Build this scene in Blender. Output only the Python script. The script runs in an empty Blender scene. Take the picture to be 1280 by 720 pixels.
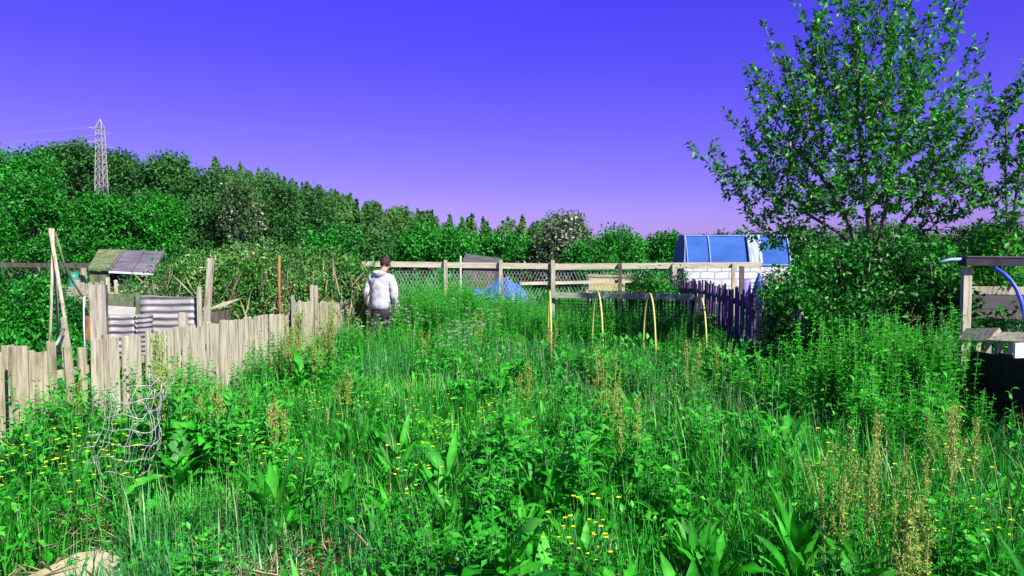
import bpy, bmesh, math, random
import numpy as np
from mathutils import Vector, Matrix
random.seed(7); RNG = np.random.default_rng(11)
R = math.radians
sc = bpy.context.scene
C = sc.collection

# ------------------------------------------------------------------ camera
F = 924.44; PITCH = R(2.36); CAMZ = 1.75
cd = bpy.data.cameras.new('camera'); cam = bpy.data.objects.new('camera', cd); C.objects.link(cam)
cd.lens = 26; cd.sensor_width = 36; cd.clip_end = 3000; cd.clip_start = 0.05
cam.location = (0, 0, CAMZ); cam.rotation_euler = (R(90) - PITCH, 0, 0)
sc.camera = cam

# ------------------------------------------------------------------ world, sun, exposure
SUN_AZ = R(140); SUN_EL = R(43)
w = bpy.data.worlds.new('World'); sc.world = w; w.use_nodes = True
nt = w.node_tree; nt.nodes.clear()
out = nt.nodes.new('ShaderNodeOutputWorld'); bg = nt.nodes.new('ShaderNodeBackground')
sky = nt.nodes.new('ShaderNodeTexSky'); sky.sky_type = 'NISHITA'; sky.sun_disc = False
sky.sun_elevation = SUN_EL; sky.sun_rotation = SUN_AZ; sky.air_density = 1.0; sky.dust_density = 0.6; sky.ozone_density = 2.0
tc = nt.nodes.new('ShaderNodeTexCoord'); sx = nt.nodes.new('ShaderNodeSeparateXYZ')
rp = nt.nodes.new('ShaderNodeValToRGB'); mx = nt.nodes.new('ShaderNodeMixRGB'); mx.blend_type = 'MULTIPLY'; mx.inputs[0].default_value = 1
nt.links.new(tc.outputs['Generated'], sx.inputs[0]); nt.links.new(sx.outputs[2], rp.inputs[0])
e = rp.color_ramp.elements
e[0].position = 0.0; e[0].color = (0.50, 0.33, 0.93, 1)
e[1].position = 1.0; e[1].color = (0.36, 0.27, 0.30, 1)
for p, c in ((0.065, (0.46, 0.275, 0.92, 1)), (0.096, (0.41, 0.235, 0.90, 1)), (0.18, (0.355, 0.182, 0.98, 1)), (0.255, (0.285, 0.148, 1.08, 1)), (0.34, (0.27, 0.13, 1.22, 1)), (0.5, (0.34, 0.26, 0.42, 1))):
    k = e.new(p); k.color = c
nt.links.new(sky.outputs[0], mx.inputs[1]); nt.links.new(rp.outputs[0], mx.inputs[2])
nt.links.new(mx.outputs[0], bg.inputs[0]); bg.inputs[1].default_value = 0.102
nt.links.new(bg.outputs[0], out.inputs[0])
sd = bpy.data.lights.new('sun', 'SUN'); so = bpy.data.objects.new('sun', sd); C.objects.link(so)
sd.energy = 5.0; sd.angle = R(0.5); sd.color = (1.0, 0.95, 0.86)
sdir = Vector((math.sin(SUN_AZ) * math.cos(SUN_EL), math.cos(SUN_AZ) * math.cos(SUN_EL), math.sin(SUN_EL)))
so.rotation_euler = sdir.to_track_quat('Z', 'Y').to_euler(); so.location = (20, -15, 20)
vs = sc.view_settings; vs.view_transform = 'Standard'; vs.look = 'None'; vs.exposure = 0.85; vs.gamma = 1; vs.use_curve_mapping = False

# ------------------------------------------------------------------ helpers
def at(px, py, D):
    """world point seen at photo pixel (1280x720) at forward distance D"""
    dx = (px - 640) / F; u = -(py - 360) / F
    y = math.cos(PITCH) + u * math.sin(PITCH); z = -math.sin(PITCH) + u * math.cos(PITCH)
    s = D / y
    return Vector((dx * s, D, CAMZ + z * s))
def X(px, D): return (px - 640) / F * D * 1.0
def smooth(t): t = max(0.0, min(1.0, t)); return t * t * (3 - 2 * t)
def gz(x, y):
    h = smooth((y - 62) / 100.0) * (0.6 + 22 / (1 + math.exp((x + 48) / 16.0)))
    return h
def tag(o, label=None, cat=None, group=None, kind=None):
    if label: o['label'] = label
    if cat: o['category'] = cat
    if group: o['group'] = group
    if kind: o['kind'] = kind
    return o
def thing(name, label, cat, loc=(0, 0, 0), group=None):
    o = bpy.data.objects.new(name, None); C.objects.link(o); o.location = loc; o.empty_display_size = 0.2
    return tag(o, label, cat, group)
def copy_thing(root, loc, rz, s, label=None, group=None):
    r = root.copy(); C.objects.link(r); r.location = loc; r.rotation_euler = (0, 0, rz); r.scale = s if hasattr(s, '__len__') else (s, s, s)
    if label: r['label'] = label
    if group: r['group'] = group
    for ch in root.children:
        c = ch.copy(); C.objects.link(c); c.parent = r
        for g in ch.children:
            d = g.copy(); C.objects.link(d); d.parent = c
    return r
def mesh_np(name, V, faces_list, material, parent=None, rnd=None, smooth_=False):
    """faces_list: list of int arrays (n,k)"""
    V = np.asarray(V, dtype=np.float32).reshape(-1, 3)
    if parent is not None: V = V - np.array(parent.location, dtype=np.float32)
    me = bpy.data.meshes.new(name)
    me.vertices.add(len(V)); me.vertices.foreach_set('co', V.ravel())
    tot = sum(f.size for f in faces_list); n = sum(len(f) for f in faces_list)
    loops = np.concatenate([f.ravel() for f in faces_list]).astype(np.int32)
    counts = np.concatenate([np.full(len(f), f.shape[1], dtype=np.int32) for f in faces_list])
    starts = np.concatenate([[0], np.cumsum(counts)[:-1]]).astype(np.int32)
    me.loops.add(tot); me.loops.foreach_set('vertex_index', loops)
    me.polygons.add(n); me.polygons.foreach_set('loop_start', starts)
    if smooth_: me.polygons.foreach_set('use_smooth', np.ones(n, dtype=bool))
    me.update(calc_edges=True)
    if rnd is not None:
        a = me.attributes.new('rnd', 'FLOAT', 'POINT'); a.data.foreach_set('value', np.asarray(rnd, dtype=np.float32))
    me.materials.append(material)
    o = bpy.data.objects.new(name, me); C.objects.link(o)
    if parent is not None: o.parent = parent
    return o
class MB:
    def __init__(s): s.V = []; s.F = []
    def add(s, vs_, fs):
        b = len(s.V); s.V += [tuple(v) for v in vs_]; s.F += [tuple(i + b for i in f) for f in fs]
    def plank(s, p0, p1, w_, t, side=None, jit=0.0, taper=1.0):
        p0 = Vector(p0); p1 = Vector(p1); d = (p1 - p0).normalized()
        if side is None: side = Vector((1, 0, 0)) if abs(d.x) < 0.8 else Vector((0, 0, 1))
        sd_ = Vector(side); sd_ = (sd_ - d * sd_.dot(d)).normalized(); n = d.cross(sd_).normalized()
        vs_ = []
        for p, k in ((p0, 1), (p1, taper)):
            for a, b in ((-1, -1), (1, -1), (1, 1), (-1, 1)):
                j = Vector((random.uniform(-jit, jit), random.uniform(-jit, jit), random.uniform(-jit, jit)))
                vs_.append(p + sd_ * a * w_ / 2 * k + n * b * t / 2 * k + j)
        s.add(vs_, [(0, 3, 2, 1), (4, 5, 6, 7), (0, 1, 5, 4), (1, 2, 6, 5), (2, 3, 7, 6), (3, 0, 4, 7)])
    def box(s, c, sx_, sy_, sz_, rz=0):
        c = Vector(c); m = Matrix.Rotation(rz, 3, 'Z')
        vs_ = [c + m @ Vector((a * sx_ / 2, b * sy_ / 2, e_ * sz_ / 2)) for e_ in (-1, 1) for a, b in ((-1, -1), (1, -1), (1, 1), (-1, 1))]
        s.add(vs_, [(0, 3, 2, 1), (4, 5, 6, 7), (0, 1, 5, 4), (1, 2, 6, 5), (2, 3, 7, 6), (3, 0, 4, 7)])
    def tube(s, pts, r, n=6, r1=None, cap=True):
        pts = [Vector(p) for p in pts]; m = len(pts)
        up = Vector((0.123, 0.2, 0.95)).normalized(); rings = []
        for i, p in enumerate(pts):
            d = (pts[min(i + 1, m - 1)] - pts[max(i - 1, 0)]).normalized()
            a = d.cross(up)
            if a.length < 0.1: a = d.cross(Vector((1, 0, 0)))
            a.normalize(); b = d.cross(a); rr = r if r1 is None else r + (r1 - r) * i / max(1, m - 1)
            rings.append([p + (a * math.cos(2 * math.pi * k / n) + b * math.sin(2 * math.pi * k / n)) * rr for k in range(n)])
        vs_ = [v for rg in rings for v in rg]
        fs = [(i * n + k, i * n + (k + 1) % n, (i + 1) * n + (k + 1) % n, (i + 1) * n + k) for i in range(m - 1) for k in range(n)]
        if cap: fs += [tuple(reversed(range(n))), tuple(range((m - 1) * n, m * n))]
        s.add(vs_, fs)
    def build(s, name, material, parent=None, smooth_=False):
        me = bpy.data.meshes.new(name); off = Vector(parent.location) if parent is not None else Vector((0, 0, 0))
        if parent is not None and parent.parent is not None: off = Vector(parent.location) + Vector(parent.parent.location)
        me.from_pydata([tuple(Vector(v) - off) for v in s.V], [], s.F); me.update()
        bm = bmesh.new(); bm.from_mesh(me); bmesh.ops.recalc_face_normals(bm, faces=bm.faces); bm.to_mesh(me); bm.free()
        if smooth_: me.polygons.foreach_set('use_smooth', [True] * len(me.polygons))
        me.materials.append(material)
        o = bpy.data.objects.new(name, me); C.objects.link(o)
        if parent is not None: o.parent = parent
        return o

# ------------------------------------------------------------------ materials
def base_mat(name):
    m = bpy.data.materials.new(name); m.use_nodes = True; t = m.node_tree; t.nodes.clear()
    o = t.nodes.new('ShaderNodeOutputMaterial'); b = t.nodes.new('ShaderNodeBsdfPrincipled'); t.links.new(b.outputs[0], o.inputs[0])
    return m, t, o, b
def ramp(t, cols, src):
    r = t.nodes.new('ShaderNodeValToRGB'); el = r.color_ramp.elements
    el[0].position = cols[0][0]; el[0].color = (*cols[0][1], 1); el[1].position = cols[-1][0]; el[1].color = (*cols[-1][1], 1)
    for p, c in cols[1:-1]:
        k = el.new(p); k.color = (*c, 1)
    t.links.new(src, r.inputs[0]); return r
def leaf_mat(name, cols, trans=0.3, rough=0.45, spec=0.4, nscale=1.2):
    m, t, o, b = base_mat(name)
    a = t.nodes.new('ShaderNodeAttribute'); a.attribute_name = 'rnd'
    n = t.nodes.new('ShaderNodeTexNoise'); n.inputs['Scale'].default_value = nscale; n.inputs['Detail'].default_value = 2
    g = t.nodes.new('ShaderNodeNewGeometry'); t.links.new(g.outputs['Position'], n.inputs['Vector'])
    ma = t.nodes.new('ShaderNodeMath'); ma.operation = 'MULTIPLY_ADD'; ma.inputs[1].default_value = 1.6; ma.inputs[2].default_value = -0.8
    t.links.new(n.outputs['Fac'], ma.inputs[0])
    ad = t.nodes.new('ShaderNodeMath'); ad.operation = 'ADD'; ad.use_clamp = True
    t.links.new(ma.outputs[0], ad.inputs[0]); t.links.new(a.outputs['Fac'], ad.inputs[1])
    r = ramp(t, cols, ad.outputs[0])
    t.links.new(r.outputs[0], b.inputs['Base Color']); b.inputs['Roughness'].default_value = rough
    b.inputs['Specular IOR Level'].default_value = spec
    tr = t.nodes.new('ShaderNodeBsdfTranslucent'); t.links.new(r.outputs[0], tr.inputs[0])
    mi = t.nodes.new('ShaderNodeMixShader'); mi.inputs[0].default_value = trans
    t.links.new(b.outputs[0], mi.inputs[1]); t.links.new(tr.outputs[0], mi.inputs[2]); t.links.new(mi.outputs[0], o.inputs[0])
    return m
def noisy(name, cols, scale=(8, 8, 8), rough=0.8, bump=0.0, spec=0.3, detail=5, metallic=0.0):
    m, t, o, b = base_mat(name)
    g = t.nodes.new('ShaderNodeTexCoord'); mp = t.nodes.new('ShaderNodeMapping'); mp.inputs['Scale'].default_value = scale
    t.links.new(g.outputs['Object'], mp.inputs[0])
    n = t.nodes.new('ShaderNodeTexNoise'); n.inputs['Scale'].default_value = 1; n.inputs['Detail'].default_value = detail; n.inputs['Roughness'].default_value = 0.65
    t.links.new(mp.outputs[0], n.inputs['Vector'])
    r = ramp(t, cols, n.outputs['Fac']); t.links.new(r.outputs[0], b.inputs['Base Color'])
    b.inputs['Roughness'].default_value = rough; b.inputs['Specular IOR Level'].default_value = spec; b.inputs['Metallic'].default_value = metallic
    if bump:
        bp = t.nodes.new('ShaderNodeBump'); bp.inputs['Strength'].default_value = bump; bp.inputs['Distance'].default_value = 0.01
        t.links.new(n.outputs['Fac'], bp.inputs['Height']); t.links.new(bp.outputs[0], b.inputs['Normal'])
    return m
M = {}
M['grass'] = leaf_mat('grass_blades', [(0, (0.014, 0.13, 0.007)), (0.35, (0.022, 0.29, 0.016)), (0.7, (0.05, 0.46, 0.04)), (1, (0.18, 0.56, 0.08))], 0.32, 0.4, 0.35, 0.8)
M['bluegrass'] = leaf_mat('blue_grass_blades', [(0, (0.012, 0.10, 0.014)), (0.5, (0.03, 0.25, 0.045)), (1, (0.11, 0.46, 0.13))], 0.3, 0.38, 0.4, 0.8)
M['weed'] = leaf_mat('weed_leaves', [(0, (0.010, 0.12, 0.004)), (0.4, (0.018, 0.30, 0.010)), (0.75, (0.03, 0.46, 0.02)), (1, (0.12, 0.56, 0.04))], 0.34, 0.42, 0.4, 1.1)
M['dock'] = leaf_mat('dock_leaves', [(0, (0.012, 0.14, 0.006)), (0.5, (0.024, 0.36, 0.014)), (1, (0.10, 0.58, 0.05))], 0.34, 0.5, 0.28, 9.0)
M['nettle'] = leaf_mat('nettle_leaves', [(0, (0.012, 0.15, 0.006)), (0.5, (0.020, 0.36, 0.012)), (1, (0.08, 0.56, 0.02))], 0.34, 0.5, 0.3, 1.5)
M['tree'] = leaf_mat('tree_leaves', [(0, (0.014, 0.09, 0.006)), (0.4, (0.025, 0.22, 0.012)), (0.75, (0.04, 0.38, 0.018)), (1, (0.10, 0.52, 0.04))], 0.34, 0.4, 0.4, 1.3)
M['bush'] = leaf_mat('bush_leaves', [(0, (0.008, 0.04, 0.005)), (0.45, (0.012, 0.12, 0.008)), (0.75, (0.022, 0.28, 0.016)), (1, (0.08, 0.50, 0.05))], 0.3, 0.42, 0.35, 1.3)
M['hedge'] = leaf_mat('hedge_leaves', [(0, (0.010, 0.08, 0.008)), (0.5, (0.016, 0.22, 0.014)), (1, (0.04, 0.42, 0.03))], 0.28, 0.45, 0.35, 1.0)
M['far'] = leaf_mat('far_tree_leaves', [(0, (0.02, 0.07, 0.018)), (0.5, (0.034, 0.15, 0.03)), (1, (0.06, 0.25, 0.04))], 0.22, 0.6, 0.2, 0.12)
M['farbright'] = leaf_mat('far_bright_leaves', [(0, (0.012, 0.08, 0.008)), (0.5, (0.018, 0.22, 0.014)), (1, (0.04, 0.38, 0.03))], 0.25, 0.55, 0.25, 0.25)
M['greybush'] = leaf_mat('willow_leaves', [(0, (0.02, 0.10, 0.012)), (0.45, (0.045, 0.25, 0.025)), (0.8, (0.12, 0.36, 0.06)), (1, (0.46, 0.50, 0.26))], 0.25, 0.5, 0.3, 1.5)
M['blossom'] = leaf_mat('blossom_leaves', [(0, (0.03, 0.08, 0.02)), (0.45, (0.055, 0.15, 0.035)), (0.78, (0.13, 0.21, 0.09)), (1, (0.50, 0.48, 0.42))], 0.2, 0.6, 0.2, 0.5)
M['wood_far'] = leaf_mat('far_wood_leaves', [(0, (0.035, 0.10, 0.025)), (0.5, (0.055, 0.18, 0.04)), (1, (0.11, 0.26, 0.06))], 0.15, 0.7, 0.1, 0.05)
M['straw'] = leaf_mat('straw', [(0, (0.28, 0.24, 0.11)), (0.5, (0.52, 0.46, 0.26)), (1, (0.70, 0.65, 0.44))], 0.2, 0.6, 0.3, 2)
M['drystalk'] = leaf_mat('dry_stalks', [(0, (0.14, 0.12, 0.06)), (0.5, (0.34, 0.30, 0.18)), (1, (0.55, 0.50, 0.36))], 0.15, 0.6, 0.3, 2)
M['seed'] = leaf_mat('seed_heads', [(0, (0.08, 0.34, 0.03)), (0.5, (0.28, 0.42, 0.06)), (1, (0.48, 0.44, 0.15))], 0.2, 0.7, 0.2, 2)
M['yellow'] = leaf_mat('yellow_petals', [(0, (0.55, 0.78, 0.015)), (1, (0.82, 0.85, 0.03))], 0.15, 0.3, 0.6, 2)
M['white_petal'] = leaf_mat('white_petals', [(0, (0.55, 0.60, 0.52)), (1, (0.75, 0.75, 0.76))], 0.2, 0.6, 0.3, 2)
M['stem'] = noisy('green_stem', [(0.3, (0.03, 0.16, 0.03)), (0.7, (0.08, 0.28, 0.06))], (20, 20, 20), 0.6)
M['stem_tan'] = noisy('tan_stem', [(0.3, (0.14, 0.22, 0.05)), (0.7, (0.32, 0.32, 0.11))], (20, 20, 20), 0.7)
M['bark'] = noisy('bark', [(0.3, (0.05, 0.042, 0.03)), (0.55, (0.15, 0.13, 0.10)), (0.75, (0.32, 0.30, 0.25))], (14, 14, 4), 0.9, 0.6)
M['farbark'] = noisy('far_bark', [(0.3, (0.06, 0.05, 0.035)), (0.7, (0.16, 0.14, 0.11))], (2, 2, 1), 0.9)
M['picket'] = noisy('weathered_pickets', [(0.30, (0.07, 0.062, 0.035)), (0.42, (0.22, 0.20, 0.125)), (0.55, (0.36, 0.335, 0.225)), (0.75, (0.52, 0.50, 0.37))], (30, 30, 2.6), 0.85, 0.8, detail=8)
M['picket2'] = noisy('pale_pickets', [(0.30, (0.10, 0.09, 0.055)), (0.45, (0.33, 0.305, 0.22)), (0.7, (0.56, 0.535, 0.41))], (34, 34, 2.4), 0.85, 0.7, detail=8)
M['post'] = noisy('weathered_post', [(0.28, (0.13, 0.11, 0.075)), (0.5, (0.40, 0.37, 0.28)), (0.75, (0.58, 0.55, 0.45))], (26, 26, 2.5), 0.85, 0.7, detail=8)
M['rail'] = noisy('pale_rail', [(0.3, (0.28, 0.25, 0.18)), (0.5, (0.46, 0.43, 0.32)), (0.75, (0.62, 0.58, 0.46))], (2.5, 20, 20), 0.85, 0.4, detail=8)
M['darkwood'] = noisy('dark_wood', [(0.3, (0.05, 0.04, 0.035)), (0.55, (0.12, 0.10, 0.085)), (0.8, (0.22, 0.19, 0.16))], (12, 12, 3), 0.9, 0.5)
M['shadewood'] = noisy('shade_purple_pickets', [(0.3, (0.05, 0.025, 0.07)), (0.55, (0.13, 0.07, 0.18)), (0.8, (0.26, 0.18, 0.32))], (18, 18, 3), 0.85, 0.5)  # violet of the fence's shaded face is put into this wood colour
M['greenwood'] = noisy('mossy_boards', [(0.3, (0.06, 0.09, 0.04)), (0.55, (0.14, 0.18, 0.09)), (0.8, (0.26, 0.29, 0.18))], (10, 10, 3), 0.85, 0.5)
M['felt'] = noisy('grey_felt', [(0.3, (0.07, 0.065, 0.09)), (0.7, (0.18, 0.17, 0.21))], (2, 6, 6), 0.9, 0.3)
M['darkfelt'] = noisy('dark_felt', [(0.3, (0.05, 0.05, 0.06)), (0.7, (0.11, 0.11, 0.12))], (3, 3, 3), 0.9)
M['galv'] = noisy('galvanised_sheet', [(0.3, (0.15, 0.148, 0.15)), (0.5, (0.27, 0.268, 0.275)), (0.8, (0.42, 0.415, 0.42))], (3, 3, 10), 0.5, 0.1, metallic=0.25)
M['steel'] = noisy('pylon_steel', [(0.3, (0.26, 0.25, 0.28)), (0.7, (0.40, 0.39, 0.43))], (1, 1, 1), 0.6)
M['wire'] = noisy('galvanised_wire', [(0.3, (0.38, 0.36, 0.38)), (0.7, (0.62, 0.60, 0.62))], (20, 20, 20), 0.45, metallic=0.3)
M['rust'] = noisy('rusty_metal', [(0.3, (0.16, 0.07, 0.02)), (0.7, (0.38, 0.22, 0.08))], (20, 20, 5), 0.85)
M['teal'] = noisy('teal_plastic', [(0.3, (0.03, 0.22, 0.16)), (0.7, (0.05, 0.30, 0.22))], (4, 4, 4), 0.4)
M['blue'] = noisy('blue_film', [(0.3, (0.022, 0.075, 0.30)), (0.7, (0.040, 0.13, 0.42))], (0.8, 0.8, 2.5), 0.75, 0.1, 0.12)
M['palefilm'] = noisy('pale_net', [(0.35, (0.06, 0.16, 0.42)), (0.5, (0.30, 0.38, 0.55)), (0.65, (0.55, 0.58, 0.66))], (14, 2, 0.8), 0.8)
M['darkblue'] = noisy('dark_blue_film', [(0.3, (0.015, 0.04, 0.24)), (0.7, (0.03, 0.07, 0.34))], (2, 2, 2), 0.45)
M['tarp'] = noisy('blue_tarp', [(0.3, (0.03, 0.08, 0.42)), (0.7, (0.10, 0.20, 0.62))], (6, 6, 6), 0.4, 0.4)
M['whiteframe'] = noisy('white_frame', [(0.3, (0.62, 0.64, 0.70)), (0.7, (0.76, 0.77, 0.80))], (4, 4, 4), 0.5)
M['paleboard'] = noisy('pale_sheet', [(0.3, (0.34, 0.33, 0.32)), (0.7, (0.50, 0.49, 0.47))], (5, 5, 5), 0.7)
M['yellowboard'] = noisy('new_timber', [(0.3, (0.38, 0.33, 0.14)), (0.7, (0.54, 0.48, 0.24))], (3, 12, 12), 0.8)
M['hoop'] = noisy('yellow_green_pipe', [(0.3, (0.42, 0.46, 0.10)), (0.7, (0.60, 0.58, 0.22))], (5, 5, 5), 0.4)
M['greyplank'] = noisy('grey_green_plank', [(0.3, (0.22, 0.27, 0.18)), (0.55, (0.34, 0.39, 0.28)), (0.8, (0.46, 0.50, 0.40))], (2, 20, 20), 0.85, 0.4)
M['net'] = noisy('black_netting', [(0.3, (0.012, 0.013, 0.012)), (0.7, (0.035, 0.035, 0.032))], (8, 8, 8), 0.9)
M['bluepipe'] = noisy('blue_pipe', [(0.3, (0.05, 0.07, 0.60)), (0.7, (0.09, 0.12, 0.75))], (5, 5, 5), 0.35)
M['black'] = noisy('black_bitumen', [(0.3, (0.012, 0.008, 0.016)), (0.7, (0.04, 0.028, 0.05))], (8, 8, 8), 0.6)
M['lilac'] = noisy('lilac_plastic', [(0.3, (0.22, 0.15, 0.55)), (0.7, (0.32, 0.24, 0.68))], (5, 5, 5), 0.5)
M['stone'] = noisy('pale_slab', [(0.25, (0.26, 0.23, 0.13)), (0.5, (0.47, 0.43, 0.29)), (0.8, (0.60, 0.56, 0.42))], (6, 6, 6), 0.85, 0.6, detail=8)
M['skin'] = noisy('skin', [(0.3, (0.50, 0.30, 0.22)), (0.7, (0.60, 0.37, 0.28))], (6, 6, 6), 0.6)
M['hair'] = noisy('dark_hair', [(0.3, (0.018, 0.010, 0.008)), (0.7, (0.06, 0.032, 0.022))], (60, 60, 12), 0.7, 0.5)
M['jacket'] = noisy('pale_grey_jacket', [(0.3, (0.34, 0.33, 0.38)), (0.5, (0.52, 0.51, 0.56)), (0.7, (0.62, 0.61, 0.65))], (14, 14, 9), 0.9, 1.0)
M['trousers'] = noisy('dark_trousers', [(0.3, (0.02, 0.016, 0.024)), (0.7, (0.06, 0.045, 0.06))], (10, 10, 6), 0.9, 0.8)
M['shoe'] = noisy('dark_shoes', [(0.3, (0.02, 0.02, 0.02)), (0.7, (0.05, 0.045, 0.04))], (10, 10, 10), 0.7)
M['lime'] = leaf_mat('yellow_leaf', [(0, (0.40, 0.42, 0.05)), (1, (0.60, 0.55, 0.15))], 0.2, 0.5, 0.3, 2)

# block pattern for the white lower wall (brick joints)
def block_mat():
    m, t, o, b = base_mat('white_blockwork')
    tcn = t.nodes.new('ShaderNodeTexCoord'); mp = t.nodes.new('ShaderNodeMapping'); mp.inputs['Rotation'].default_value = (R(90), 0, 0)
    br = t.nodes.new('ShaderNodeTexBrick'); br.inputs['Scale'].default_value = 1.0
    br.inputs['Color1'].default_value = (0.52, 0.54, 0.58, 1); br.inputs['Color2'].default_value = (0.62, 0.62, 0.63, 1); br.inputs['Mortar'].default_value = (0.20, 0.22, 0.30, 1)
    br.inputs['Mortar Size'].default_value = 0.014; br.inputs['Brick Width'].default_value = 0.42; br.inputs['Row Height'].default_value = 0.21
    nz = t.nodes.new('ShaderNodeTexNoise'); nz.inputs['Scale'].default_value = 3
    mxx = t.nodes.new('ShaderNodeMixRGB'); mxx.inputs[0].default_value = 0.06
    t.links.new(tcn.outputs['Object'], mxx.inputs[1]); t.links.new(tcn.outputs['Object'], nz.inputs['Vector']); t.links.new(nz.outputs['Color'], mxx.inputs[2])
    t.links.new(mxx.outputs[0], mp.inputs[0]); t.links.new(mp.outputs[0], br.inputs['Vector'])
    t.links.new(br.outputs['Color'], b.inputs['Base Color']); b.inputs['Roughness'].default_value = 0.8
    return m
M['blocks'] = block_mat()

def ground_mat():
    m, t, o, b = base_mat('rough_ground')
    g = t.nodes.new('ShaderNodeNewGeometry')
    n = t.nodes.new('ShaderNodeTexNoise'); n.inputs['Scale'].default_value = 1.3; n.inputs['Detail'].default_value = 10; n.inputs['Roughness'].default_value = 0.7
    t.links.new(g.outputs['Position'], n.inputs['Vector'])
    r = ramp(t, [(0.3, (0.020, 0.030, 0.010)), (0.48, (0.03, 0.075, 0.015)), (0.6, (0.045, 0.12, 0.022)), (0.78, (0.16, 0.14, 0.07))], n.outputs['Fac'])
    t.links.new(r.outputs[0], b.inputs['Base Color']); b.inputs['Roughness'].default_value = 0.95
    return m
M['ground'] = ground_mat()

# ------------------------------------------------------------------ ground sheet
def make_ground():
    xs = np.concatenate([np.linspace(-900, -130, 18), np.linspace(-120, -14, 28), np.linspace(-12, 12, 61), np.linspace(14, 120, 28), np.linspace(130, 900, 18)])
    ys = np.concatenate([np.linspace(-60, -2, 12), np.linspace(-1, 24, 64), np.linspace(26, 220, 60), np.linspace(240, 1600, 18)])
    V = []
    for y in ys:
        for x in xs:
            z = gz(x, y)
            if y < 25: z += 0.03 * math.sin(x * 1.7 + 0.4 * y) * math.cos(y * 1.3) - 0.01
            V.append((x, y, z))
    nx = len(xs); Fq = [(j * nx + i, j * nx + i + 1, (j + 1) * nx + i + 1, (j + 1) * nx + i) for j in range(len(ys) - 1) for i in range(nx - 1)]
    o = mesh_np('ground', V, [np.array(Fq)], M['ground'], smooth_=True); tag(o, kind='structure')
make_ground()

# ------------------------------------------------------------------ foliage generators (numpy)
def unit(v): return v / (np.linalg.norm(v, axis=1, keepdims=True) + 1e-9)
def rand_dirs(n): return unit(RNG.normal(size=(n, 3)))
def leaf_geo(P, Dr, N, L, Wd, fold=0.15, rnd=None):
    """folded diamond leaves. returns V, F(tris), rnd per vertex"""
    n = len(P); Dr = unit(Dr); S = unit(np.cross(Dr, N)); Nn = np.cross(S, Dr)
    L = np.broadcast_to(np.asarray(L, dtype=float), (n,))[:, None]; Wd = np.broadcast_to(np.asarray(Wd, dtype=float), (n,))[:, None]
    b = P; t = P + Dr * L - Nn * L * 0.12
    l = P + Dr * L * 0.45 + S * Wd * 0.5 + Nn * Wd * fold; r_ = P + Dr * L * 0.45 - S * Wd * 0.5 + Nn * Wd * fold
    V = np.stack([b, l, t, r_], axis=1).reshape(-1, 3)
    i = np.arange(n)[:, None] * 4
    Fc = np.concatenate([i + np.array([[0, 2, 1]]), i + np.array([[0, 3, 2]])])
    if rnd is None: rnd = RNG.random(n)
    return V, Fc, np.repeat(rnd, 4)
def merge(parts):
    Vs, Fs, Rs = [], [], []; b = 0
    for V, Fc, r_ in parts:
        Vs.append(V); Fs.append(Fc + b); Rs.append(r_); b += len(V)
    return np.concatenate(Vs), np.concatenate(Fs), np.concatenate(Rs)
def clump_points(ells, nclump, per, rc, shell=0.55, zmin=0.02):
    """ells: list of (cx,cy,cz,rx,ry,rz). returns points, outward dirs, clump-rnd"""
    vols = np.array([e_[3] * e_[4] * e_[5] for e_ in ells]) ** 0.8; pr = vols / vols.sum()
    idx = RNG.choice(len(ells), size=nclump, p=pr); E = np.array(ells)[idx]
    d = rand_dirs(nclump); rr = (shell + (1.05 - shell) * RNG.random(nclump) ** 0.7)[:, None]
    c = E[:, :3] + d * E[:, 3:] * rr
    cr = RNG.random(nclump)
    P = np.repeat(c, per, axis=0) + RNG.normal(size=(nclump * per, 3)) * rc * 0.55
    O = unit(np.repeat(d, per, axis=0) + rand_dirs(nclump * per) * 0.9)
    Cr = np.repeat(cr, per)
    k = P[:, 2] > zmin
    return P[k], O[k], Cr[k]
def crown_mesh(name, ells, nclump, per, rc, L, Wd, material, parent=None, shell=0.55, upbias=0.4, zmin=0.02, grow=None):
    P, O, Cr = clump_points(ells, nclump, per, rc, shell, zmin)
    n = len(P); N = unit(rand_dirs(n) * 0.8 + O * 0.5 + np.array([[0, 0, upbias]]))
    Dr = unit(O * 0.6 + rand_dirs(n))
    Ls = L * (0.6 + 0.8 * RNG.random(n))
    V, Fc, r_ = leaf_geo(P, Dr, N, Ls, Ls * (Wd / L), rnd=np.clip(Cr * 0.45 + RNG.random(n) * 0.6, 0, 1))
    return mesh_np(name, V, [Fc], material, parent, r_)
def lobes(cx, cy, z0, wx, wy, h, n, seed, squash=1.0):
    """lumpy crown: several overlapping ellipsoids filling a box wx*wy*h above z0"""
    rr = random.Random(seed); out_ = [(cx, cy, z0 + h * 0.48, wx * 0.36, wy * 0.36, h * 0.46)]
    for i in range(n):
        a = rr.random() * 2 * math.pi; q = rr.uniform(0.25, 0.68)
        zz = rr.uniform(0.2, 0.82); lim = math.sqrt(max(0.05, 1 - ((zz - 0.4) / 0.6) ** 2))
        s = rr.uniform(0.16, 0.28)
        out_.append((cx + math.cos(a) * q * lim * wx * 0.5, cy + math.sin(a) * q * lim * wy * 0.5, z0 + zz * h, s * wx, s * wy, s * h * 0.85))
    return out_
def branch_mesh(name, segs, material, parent, n=5):
    """segs: list (p0,p1,r0,r1)"""
    mb = MB()
    for p0, p1, r0, r1 in segs: mb.tube([p0, p1], r0, n, r1, cap=False)
    return mb.build(name, material, parent, True)

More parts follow.
